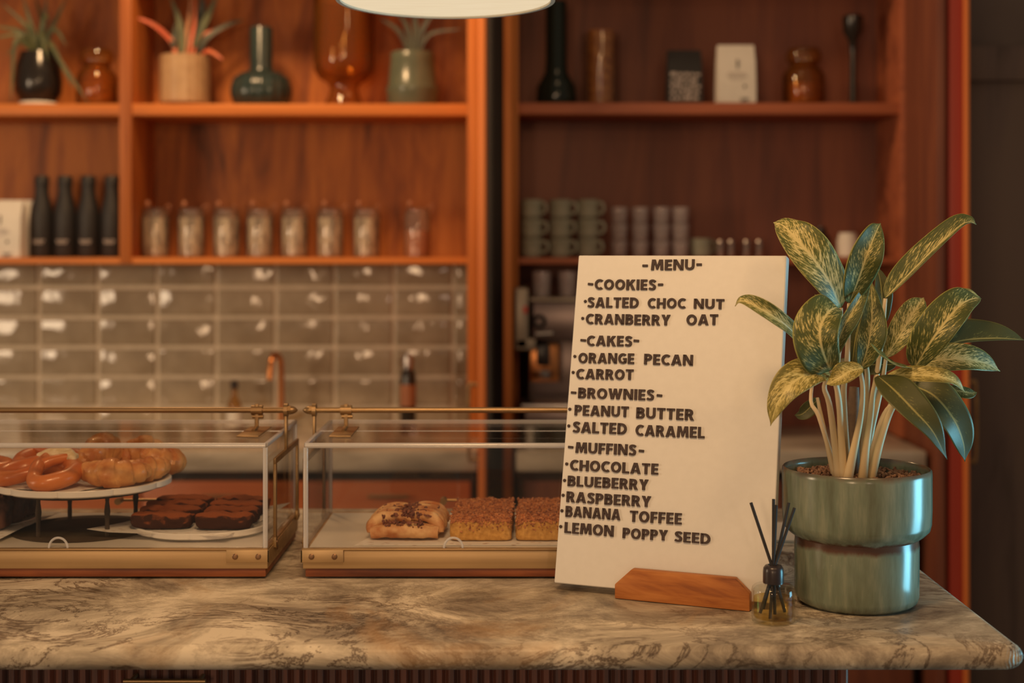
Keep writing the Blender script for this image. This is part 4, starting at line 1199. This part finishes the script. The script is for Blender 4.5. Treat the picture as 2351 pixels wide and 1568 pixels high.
# ================================================================ PENDANT LAMP
LYp = 1.95
LXp, LZp = PX(1023, LYp), PZ(-1, LYp)
RL = 249.5 * LYp / F
t = thing('pendant_lamp', 'cream drum pendant lamp glowing at the top of the picture', 'lamp', (LXp, LYp, LZp))
obj('shade', LA([(RL, -.001), (RL, .18), (RL - .003, .18), (RL - .003, .0), (RL, -.001)], 96), M['shade_fabric'], t)
obj('rim', LA([(RL - .0045, -.0022), (RL + .0012, -.0022), (RL + .0012, .0035), (RL - .0045, .0035), (RL - .0045, -.0022)], 96), M['shade_fabric'], t)
obj('diffuser', LA([(0, .0005), (RL - .0048, .0005), (RL - .0048, .003), (0, .003)], 96), M['glow'], t)
obj('cord', TU([(0, 0, .10), (0, 0, 1.10)], .003, 8), M['black_plastic'], t)

# ================================================================ THINGS ON THE SHELVES
YI = 4.57
kI = YI / F
def lp(pairs, k=kI, z0=0.0006):
    return [(a * k, b_ * k + z0) for a, b_ in pairs]
def on_shelf(x, z=ZS, Y=YI): return (PX(x, Y), Y, z)
HZ = 245.0      # row of the upper shelf top at that depth (hidden by the shelf lip)

def blade(parent, name, pts, hw, mat, facing=(0, -1, .2), fold=.3, power=.5):
    o = obj(name, leaf_bm([Vector(p) for p in pts], hw, hw, facing, fold, 16, 2, .05, Vector((0, 0, 0)), power, .75), mat, parent, smooth=180)
    md = o.modifiers.new('thickness', 'SOLIDIFY'); md.thickness = .0008
    return o

# spider plant in black pot
t = thing('spider_plant', 'trailing spider plant in a glossy black pot, leftmost on the upper shelf', 'plant', on_shelf(88))
obj('pot', LA(lp([(0, 0), (30, 0), (34, 2), (40, 14), (52, 34), (54, 60), (50, 95), (44, 112), (40, 126), (37, 126), (40, 112), (44, 90), (0, 85)])), M['black_glass'], t)
obj('foot_ring', LA(lp([(24, 1), (41, 1), (44, 6), (41, 11), (36, 11)])), M['melamine'], t)
def qk(x, y, dy=0.0): y = max(y, -16); return ((x - 88) * kI, dy, (HZ - y) * kI)
rb = random.Random(2)
for i, (mx, my, ex, ey, dy) in enumerate(((100, 60, 108, -40, 0), (75, 60, 55, -50, -.02), (62, 55, 15, 10, -.05), (55, 80, -18, 95, -.06), (45, 70, -10, 60, -.02), (50, 100, 50, 245, -.10), (112, 40, 125, 50, -.06), (135, 70, 165, 110, -.05), (140, 130, 225, 245, -.09), (135, 110, 195, 215, -.11), (120, 55, 150, -20, .02), (90, 40, 70, -30, .04), (105, 80, 130, 150, -.08), (60, 90, 20, 130, -.03))):
    blade(t, 'leaf', [qk(88 + (mx - 88) * .1, 125), qk((88 + mx) / 2, (125 + my) / 2 - 8, dy * .3), qk(mx, my, dy * .6), qk(ex, ey, dy)], .0075 + .002 * rb.random(), M['grass_leaf'])

# amber stoppered jars
def stopper_jar(label, x, hw=46, h=92, g='amber glass jars with stoppers'):
    t = thing('glass_jar', label, 'jar', on_shelf(x), 0, g)
    obj('jar_body', LA(lp([(0, 0), (hw - 4, 0), (hw, 5), (hw, h - 22), (hw - 8, h - 8), (hw * .66, h), (hw * .70, h + 6), (hw * .62, h + 6), (hw * .56, h - 2), (hw - 12, h - 12), (hw - 4, h - 26), (hw - 4, 8), (0, 6)])), M['amber_glass'], t)
    obj('contents', LA(lp([(0, 8), (hw - 6, 9), (hw - 6, h * .55), (0, h * .60)])), M['amber_fill'], t)
    obj('stopper', LA(lp([(0, h + 1), (hw * .50, h + 1), (hw * .54, h + 8), (hw * .80, h + 10), (hw * .84, h + 26), (hw * .70, h + 40), (0, h + 46)])), M['amber_glass'], t)
    return t
stopper_jar('amber glass jar with stopper between spider plant and shelf divider', 222)
stopper_jar('dark amber glass jar with stopper right of the white coffee bag', 1845, 48, 94)

# ribbed buff pot with coral-stemmed plant
t = thing('potted_plant', 'coral stemmed plant in a ribbed buff pot, right of the shelf divider', 'plant', on_shelf(424))
obj('pot', LA(lp([(0, 6), (50, 6), (56, 10), (56, 116), (53, 118), (50, 112), (50, 100), (0, 100)]), 72, mod=lambda th, r, z: 1 + .018 * math.cos(th * 26)), M['cream_ribbed'], t)
obj('saucer', LA(lp([(0, 0), (42, 0), (44, 3), (42, 6.5), (0, 6.5)])), M['black_glass'], t)
def q2(x, y, dy=0.0): y = max(y, -16); return ((x - 424) * kI, dy, (HZ - y) * kI)
for i, (pts, mt, hw) in enumerate((
    ([q2(405, 135), q2(395, 95), q2(360, 60, -.03), q2(318, 42, -.05)], 'red_stem', .009),
    ([q2(440, 135), q2(452, 95), q2(470, 75), q2(500, 60, .02)], 'red_stem', .005),
    ([q2(425, 135), q2(428, 80), q2(435, 30), q2(438, -20)], 'stem_brown', .006),
    ([q2(432, 135), q2(440, 90), q2(448, 40), q2(450, -30, -.03)], 'red_stem', .006),
    ([q2(415, 135), q2(418, 90), q2(410, 40), q2(390, -10)], 'grass_leaf', .012),
    ([q2(455, 120), q2(475, 85), q2(515, 55, .02), q2(556, 38, .04)], 'dark_leafy', .010),
    ([q2(460, 128), q2(480, 118, -.03), q2(500, 126, -.05), q2(522, 142, -.06)], 'red_stem', .007),
    ([q2(445, 110), q2(465, 60), q2(480, 30), q2(500, -30)], 'grass_leaf', .013),
    ([q2(430, 110), q2(450, 50, .03), q2(460, 10, .03), q2(455, -50, .03)], 'dark_leafy', .015),
    ([q2(398, 110), q2(400, 85), q2(402, 60, .02), q2(405, 20, .04)], 'dark_leafy', .012))):
    blade(t, 'leaf', pts, hw, M[mt])

# teal bottle vase with fluted bulb
flute = lambda th, r, z: 1 + (.022 * math.cos(th * 18) if z < .10 else 0)
tag(obj('vase', LA(lp([(0, 0), (52, 0), (62, 8), (69, 28), (69, 44), (62, 66), (46, 78), (30, 82), (26, 90), (26, 180), (24, 184), (21, 180), (21, 90), (0, 84)]), 90, mod=flute), M['teal'], loc=on_shelf(600)), 'dark teal vase with fluted round body and straight neck', 'vase')
# amber footed hurricane vase
tag(obj('vase', LA(lp([(0, 0), (44, 0), (46, 3), (38, 20), (32, 40), (36, 54), (56, 66), (68, 84), (70, 110), (70, 250), (66, 250), (66, 112), (62, 88), (50, 72), (0, 62)]), 64), M['amber_glass'], loc=on_shelf(790)), 'large amber glass footed vase behind the pendant lamp', 'vase')
# sage pot with dark plant
t = thing('potted_plant', 'dark leaved plant in a banded sage green pot below the pendant lamp', 'plant', on_shelf(947))
obj('pot', LA(lp([(0, 0), (55, 0), (58, 4), (58, 28), (60, 32), (60, 44), (56, 48), (50, 108), (50, 122), (47, 126), (44, 120), (44, 100), (0, 100)])), M['sage'], t)
def q3(x, y, dy=0.0): y = max(y, -16); return ((x - 947) * kI, dy, (HZ - y) * kI)
for pts, hw in (([q3(940, 130), q3(925, 85), q3(905, 60), q3(870, 40)], .008), ([q3(945, 130), q3(940, 85), q3(930, 50), q3(900, 10)], .010), ([q3(950, 130), q3(955, 80), q3(952, 30), q3(950, -30)], .012), ([q3(960, 130), q3(975, 90), q3(1000, 72), q3(1062, 68, -.03)], .007), ([q3(955, 130), q3(965, 80), q3(985, 40), q3(1020, 0)], .010)):
    blade(t, 'leaf', pts, hw, M['dark_leafy'])

# right unit
tag(obj('vase', LA(lp([(0, 0), (42, 0), (46, 8), (44, 44), (34, 62), (26, 76), (24, 100), (24, 240), (20, 240), (20, 100), (0, 70)]), 56), M['green_glass'], loc=on_shelf(1277, ZS + .004)), 'tall dark green glass bottle vase right of the pendant lamp', 'vase')
t = thing('glass_canister', 'tall glass canister of amber chips beside the green bottle vase', 'canister', on_shelf(1379, ZS + .004))
obj('canister', LA(lp([(0, 0), (43, 0), (44, 4), (44, 166), (42, 166), (42, 6), (0, 5)]), 48), M['glass'], t)
obj('contents', LA(lp([(0, 6), (29, 6), (29, 172), (0, 174)]), 40), M['amber_fill'], t)

def bag(label, x, hw, h, mat, dark_print, z=ZS + .004, dy=0.0, fold=True, group=None, rot=0.0, Y=YI):
    t = thing('coffee_bag', label, 'bag', (PX(x, Y), Y + dy, z), rot, group)
    hwm, hm = hw * kI, h * kI
    bm = bmesh.new()
    d = .036
    prof = [(0, d, 1.0), (.25, d * 1.06, 1.0), (.7, d * .8, .99), (.88, d * .42, .975), (1.0, d * .16, .965)]
    rings = []
    for (f, dd, ww) in prof:
        z_ = .0006 + f * hm
        rings.append([bm.verts.new((sx * hwm * ww, sy * dd, z_)) for sx, sy in ((-1, -1), (0, -1.06), (1, -1), (1, 1), (0, 1.06), (-1, 1))])
    for a, b_ in zip(rings, rings[1:]):
        for i in range(6): bm.faces.new((a[i], a[(i + 1) % 6], b_[(i + 1) % 6], b_[i]))
    bm.faces.new(rings[0][::-1]); bm.faces.new(rings[-1])
    bmesh.ops.bevel(bm, geom=[e for e in bm.edges if e.is_manifold], offset=.0018, segments=2, affect='EDGES')
    obj('pack', bm, M[mat], t)
    lab = bmesh.new()
    if dark_print == 'white_pack':
        box(lab, hwm * .30, hwm * .30 + .010, -d * 1.08 - .001, -d * 1.0, hm * .235, hm * .235 + .013, .003)
        box(lab, hwm * .15, hwm * .52, -d * 1.09 - .001, -d * 1.0, hm * .035, hm * .048)
        box(lab, hwm * .15, hwm * .60, -d * 1.09 - .001, -d * 1.0, hm * .065, hm * .078)
        box(lab, -hwm * .02, hwm * .03, -d * .96 - .001, -d * .86, hm * .58, hm * .74)
        o = obj('print', lab, M['print'], t)
        lab = bmesh.new()
        for q, (a, b_) in enumerate(((-.5, .4), (-.55, .5), (-.4, .3))):
            box(lab, hwm * a, hwm * b_, -d * 1.09, -d * .98, hm * (.50 - .05 * q), hm * (.508 - .05 * q))
        obj('print', lab, M['print_pale'], t)
    elif dark_print:
        rq = random.Random(4)
        for q in range(5):
            a = -.85
            while a < .75:
                b_ = min(.85, a + rq.uniform(.12, .4))
                box(lab, hwm * a, hwm * b_, -d * 1.10 - .0005, -d * 1.0, hm * (.10 + .105 * q), hm * (.10 + .105 * q + rq.uniform(.04, .07)))
                a = b_ + .08
        obj('print', lab, M['print_pale'], t)
    return t
bag('black coffee bag with pale printed label on the right upper shelf', 1570, 40, 128, 'black_matt', True)
bag('white paper coffee bag with small black print on the right upper shelf', 1680, 43, 132, 'paper_white', 'white_pack', dy=-.075)
tag(obj('candle_holder', LA(lp([(0, 0), (26, 0), (26, 4), (8, 10), (7, 120), (10, 150), (22, 170), (24, 205), (20, 208), (18, 176), (0, 160)]), 40), M['black_glass'], loc=on_shelf(1958, ZS + .004)), 'tall dark candle holder at the right end of the upper shelf', 'candle holder')

# ---- lower shelf, left unit
bag('front white coffee bag with black print at the left picture edge', 24, 46, 128, 'paper_white', 'white_pack', ZL, -.06)
bag('second white coffee bag standing behind the front one at left', 30, 46, 132, 'paper_white', None, ZL, .045)
t = thing('water_bottle', 'matt black water bottle, leftmost of the four in a row', 'bottle', on_shelf(96, ZL), 0, 'matt black water bottles on the lower shelf')
obj('bottle_body', LA(lp([(0, 0), (24, 0), (26, 3), (26, 96), (24, 112), (17, 138), (15.5, 150), (15.5, 164), (0, 164)]), 40), M['black_matt'], t)
obj('cap', LA(lp([(0, 164.5), (16.5, 164.5), (16.8, 167), (16.5, 184), (14, 187), (0, 187)]), 32), M['black_matt'], t)
bm = bmesh.new()
for r_ in range(2):
    for i in range(9):
        if r_ and i in (0, 8): continue
        a0 = -PI / 2 + (i - 4.4) * .125
        rad = 26.15 * kI
        vs = []
        for aa_, zz in ((a0, 37 - r_ * 5), (a0 + .08, 37 - r_ * 5), (a0 + .08, 40 - r_ * 5), (a0, 40 - r_ * 5)):
            vs.append(bm.verts.new((rad * math.cos(aa_), rad * math.sin(aa_), zz * kI)))
        bm.faces.new(vs)
obj('print', bm, M['print_pale'], t, smooth=0)
for x, w_ in ((149.5, 'second from the left of the four in a row'), (203, 'third from the left of the four in a row'), (257, 'beside the shelf divider, rightmost of the four')):
    dup(t, on_shelf(x, ZL), 'matt black water bottle, ' + w_, 0.0)

# glass jars of tea with wire clip lids
def tea_jar(label, x, fill='tea', frac=.86):
    t = thing('glass_jar', label, 'jar', on_shelf(x, ZL), 0, 'glass tea jars on the lower shelf')
    obj('jar_body', LA(lp([(0, 0), (29, 0), (31, 3), (31, 96), (28, 102), (28, 106), (26, 106), (26, 101), (29.5, 95), (29.5, 4), (0, 3)]), 40), M['glass_thick'], t)
    obj('contents', LA(lp([(0, 3.5), (28.6, 4), (28.6, 104 * frac), (0, 106 * frac)]), 32), M[fill], t)
    lid = obj('lid', LA(lp([(0, 106.5), (29, 106.5), (30, 109), (29, 112), (0, 114)]), 40), M['glass_thick'], t)
    obj('knob', LA(lp([(0, 112), (4, 114), (7, 119), (7, 124), (4, 129), (0, 130)], z0=.001), 20, (-.022, -.01, 0)), M['cork'], lid)
    obj('clip', TU([(28 * kI, -.012, 100 * kI), (36 * kI, -.02, 112 * kI), (34 * kI, -.02, 121 * kI), (24 * kI, -.012, 114 * kI)], .0025, 6, 14), M['cork'], lid)
    return t
tj = tea_jar('glass tea jar with clip lid, first right of the shelf divider', 357)
ords = ['second', 'third', 'fourth', 'fifth', 'sixth', 'seventh']
for i, x in enumerate((439, 520, 597, 676, 758, 842)):
    dup(tj, on_shelf(x, ZL), f'glass tea jar with clip lid, {ords[i]} from the shelf divider', [.3, -.5, .15, -.2, .5, -.3][i])
tea_jar('glass jar of orange granules with empty top, rightmost of the jar row', 958, 'orange_tea', .58)

# ---- lower shelf, right unit: stacked mugs and tumblers
YM = 4.56; kM = YM / F
t = thing('mug', 'lowest grey green mug of the left mug stack', 'mug', (PX(1221, YM), YM, ZL), -.35, 'stacked grey green mugs')
obj('body', LA([(a * kM, b_ * kM + .0006) for a, b_ in [(0, 0), (20, 0), (22, 2), (25, 10), (25, 40), (26, 43), (24, 43.6), (23, 40), (22.5, 8), (0, 5)]], 40), M['mug'], t)
obj('handle', TU([(24 * kM, 0, 35 * kM), (34 * kM, 0, 36 * kM), (39 * kM, 0, 24 * kM), (33 * kM, 0, 12 * kM), (24 * kM, 0, 12 * kM)], .0055, 10, 18), M['mug'], t)
mug0 = t
cols = [('left', 1221), ('middle', 1287), ('right', 1350)]; lv = ['lowest', 'middle', 'topmost']
for ci, (cn, cx_) in enumerate(cols):
    for li in range(3):
        if ci == 0 and li == 0: continue
        dup(mug0, (PX(cx_, YM), YM, ZL + li * 44.5 * kM), f'{lv[li]} grey green mug of the {cn} mug stack', -.3 - .15 * ((ci + li) % 3))
tum = LA([(a * kM, b_ * kM + .0006) for a, b_ in [(0, 0), (16, 0), (17.5, 2), (20, 30), (21, 38), (20, 38), (19, 30), (16.5, 4), (0, 3)]], 32)
tum0 = tag(obj('tumbler', tum, M['tumbler_glass'], loc=(PX(1422, YM), YM, ZL)), 'lowest clear tumbler of the first tumbler stack right of the mugs', 'glass', 'stacked clear tumblers')
lv4 = ['lowest', 'second lowest', 'third lowest', 'topmost']
for ci, (cn, cx_, n) in enumerate((('first', 1422, 3), ('second', 1470, 3), ('third', 1519, 3), ('fourth', 1563, 3))):
    for li in range(n):
        if ci == 0 and li == 0: continue
        nm = ['lowest', 'middle', 'topmost'][li]
        dup(tum0, (PX(cx_, YM), YM, ZL + li * 38.4 * kM), f'{nm} clear tumbler of the {cn} tumbler stack right of the mugs')
t = dup(mug0, (PX(1612, YM), YM + .02, ZL), 'single grey green mug between the tumblers and steel shakers', .4)
shk = tag(obj('shaker', LA([(a * kM, b_ * kM + .0006) for a, b_ in [(0, 0), (10, 0), (11, 2), (9.5, 30), (11, 34), (9, 39), (0, 41)]], 28), M['steel'], loc=(PX(1652, YM), YM - .03, ZL)), 'small steel shaker, leftmost of the four above the menu board', 'shaker', 'steel shakers on the lower shelf')
for x, n_ in ((1676, 'second of the four above the menu board'), (1711, 'third of the four above the menu board'), (1740, 'rightmost of the four above the menu board')):
    dup(shk, (PX(x, YM), YM - .03, ZL), 'small steel shaker, ' + n_)
tag(obj('jug', LA([(a * kM, b_ * kM + .0006) for a, b_ in [(0, 0), (20, 0), (23, 3), (24, 40), (20, 50), (20, 56), (17, 56), (17, 50), (20, 40), (20, 5), (0, 4)]], 36), M['melamine'], loc=(PX(1946, YM), YM, ZL)), 'small white jug behind the top leaves of the plant', 'jug')
dkb = LA([(a * kM, b_ * kM + .0006) for a, b_ in [(0, 0), (20, 0), (22, 3), (22, 44), (12, 58), (12, 70), (0, 71)]], 32)
d0 = tag(obj('dark_jar', dkb, M['black_glass'], loc=(PX(1892, YM), YM + .05, ZL)), 'dark jar left of the small white jug on the lower shelf', 'jar')
dup(d0, (PX(2008, YM), YM + .04, ZL), 'dark jar right of the small white jug on the lower shelf')

# ================================================================ ON THE BACK WORKTOPS
ZW = .9115
YW = 4.62
def wpx(y, Y): return PZ(y, Y) - ZW
t = thing('soap_bottle', 'amber bottle with white label standing left of the brass tap', 'bottle', (PX(538, YW), YW, ZW))
k = YW / F; hB = wpx(873, YW)
obj('bottle_body', LA([(0, .0005), (15 * k, .0005), (17 * k, .004), (17 * k, hB - 62 * k), (13 * k, hB - 48 * k), (7 * k, hB - 36 * k), (7 * k, hB - 20 * k), (0, hB - 20 * k)], 32), M['amber_glass'], t)
obj('label', LA([(17.4 * k, .01), (17.4 * k, hB - 64 * k), (17.1 * k, hB - 64 * k), (17.1 * k, .01), (17.4 * k, .01)], 32), M['paper_white'], t)
obj('cap', LA([(0, hB - 19 * k), (9 * k, hB - 19 * k), (9 * k, hB - 4 * k), (5 * k, hB), (0, hB)], 24), M['black_plastic'], t)

t = thing('tap', 'tall curved copper tap standing before the tiles', 'tap', (PX(645, 4.60), 4.60, ZW))
k = 4.60 / F; h = wpx(812, 4.60)
obj('spout', TU([(0, 0, .012), (0, 0, h * .75), (-.003, -.012, h * .95), (-.010, -.05, h), (-.016, -.085, h * .93), (-.020, -.10, h * .70)], .0105, 12, 40), M['copper'], t)
obj('base', LA([(0, .0005), (.028, .0005), (.028, .010), (.014, .02), (0, .02)], 28), M['brass'], t)
obj('lever', TU([(.012, -.012, .04), (.05, -.02, .05), (.075, -.02, .06)], .0075, 10), M['brass'], t)

t = thing('wine_bottle', 'dark bottle with steel pourer standing right of the tap', 'bottle', (PX(937, 4.55), 4.55, ZW))
k = 4.55 / F; hB = wpx(812, 4.55)
obj('bottle_body', LA([(0, .0005), (16 * k, .0005), (18 * k, .004), (18 * k, hB - 52 * k), (15 * k, hB - 42 * k), (13 * k, hB - 36 * k), (0, hB - 36 * k)], 32), M['black_glass'], t)
obj('label', LA([(18.3 * k, hB - 120 * k), (18.3 * k, hB - 70 * k), (18.1 * k, hB - 70 * k), (18.1 * k, hB - 120 * k), (18.3 * k, hB - 120 * k)], 32), M['cork'], t)
obj('pourer', LA([(0, hB - 35.5 * k), (13 * k, hB - 35.5 * k), (14 * k, hB - 12 * k), (10 * k, hB), (0, hB)], 24), M['steel'], t)
obj('spout', TU([(-.008, -.006, hB - 24 * k), (-.020, -.014, hB - 20 * k), (-.026, -.018, hB - 18 * k)], .005, 8), M['steel'], t)

# coffee machine in the dark niche
YE = 4.36
t = thing('coffee_machine', 'mauve grey coffee machine in the niche left of the menu board', 'coffee machine', (PX(1420, YE), YE, ZW))
ex0 = PX(1420, YE)
def eb(xa, xb, ya, yb_, y_top, y_bot, bev=.004, Y=None):
    Y = Y or YE
    bm = bmesh.new()
    box(bm, PX(xa, Y) - ex0, PX(xb, Y) - ex0, ya, yb_, PZ(y_bot, Y) - ZW, PZ(y_top, Y) - ZW, bev)
    return bm
obj('body', eb(1222, 1640, -.02, .30, 692, 780, .008), M['machine'], t)
obj('back_body', eb(1215, 1640, .12, .31, 781, 955, .006), M['machine'], t)
obj('top_tray', eb(1217, 1645, -.025, .305, 684, 691.5, .002), M['machine_pale'], t)
sp_ = obj('side_panel', eb(1183, 1213, -.03, .26, 661, 800, .006), M['machine_pale'], t)
obj('indicator_light', eb(1201, 1210, -.035, -.0305, 702, 718, .001), M['red'], sp_)
obj('panel_foot', eb(1184, 1230, -.03, .05, 776, 802, .005), M['machine_pale'], sp_)
zk = PZ(737, YE) - ZW
bm = bmesh.new()
for i in range(1):
    tube(bm, [(PX(1237, YE) - ex0 + .0165 * math.cos(a), -.030, zk + .0165 * math.sin(a)) for a in [2 * PI * q / 24 for q in range(25)]], .0062, 8)
obj('steam_knob', bm, M['black_plastic'], t)
obj('highlight_bar', TU([(PX(1230, YE) - ex0, -.04, PZ(766, YE) - ZW), (PX(1268, YE) - ex0, -.04, PZ(764, YE) - ZW)], .0085, 10), M['steel'], t)  # pale bar shaped after the highlight strip on the machine body
obj('group_head', eb(1232, 1262, -.03, .11, 790, 838, .005), M['black_plastic'], t)
obj('portafilter', LA([(0, 0), (.028, 0), (.030, .004), (.030, .024), (0, .026)], 28, (PX(1245, YE) - ex0, .0, PZ(868, YE) - ZW)), M['steel'], t)
obj('front_column', eb(1217, 1285, .05, .119, 790, 880, .004), M['copper'], t)
obj('drip_tray', eb(1196, 1640, -.10, .115, 920, 935, .003), M['steel'], t)
obj('tray_box', eb(1205, 1640, -.09, .118, 935.5, 972, .003), M['machine'], t)
for xx in (1225, 1620):
    obj('foot', LA([(0, .0005), (.018, .0005), (.015, PZ(972.5, YE) - ZW), (0, PZ(972.5, YE) - ZW)], 16, (PX(xx, YE) - ex0, .05, 0)), M['black_plastic'], t)
zt = PZ(684, YE) + .0006
for i, (x, l_) in enumerate(((1244, 'left clear glass standing on top of the coffee machine'), (1303, 'right clear glass on top of the coffee machine, beside the menu board'))):
    if i == 0:
        g0 = tag(obj('tumbler', LA([(a * kM, b_ * kM) for a, b_ in [(0, 0), (18, 0), (19, 2), (21, 56), (20, 56), (18, 4), (0, 3)]], 32), M['tumbler_glass'], loc=(PX(x, YE + .08), YE + .08, zt)), l_, 'glass', 'glasses on the coffee machine')
    else:
        dup(g0, (PX(x, YE + .08), YE + .08, zt), l_)
tag(obj('tamper', LA([(0, .0005), (.014, .0005), (.015, .004), (.011, .02), (.012, .04), (.016, .05), (.013, .06), (0, .062)], 28), M['melamine'], loc=(PX(1217, 4.22), 4.22, ZW)), 'small white tamper standing on the worktop before the coffee machine', 'tamper')
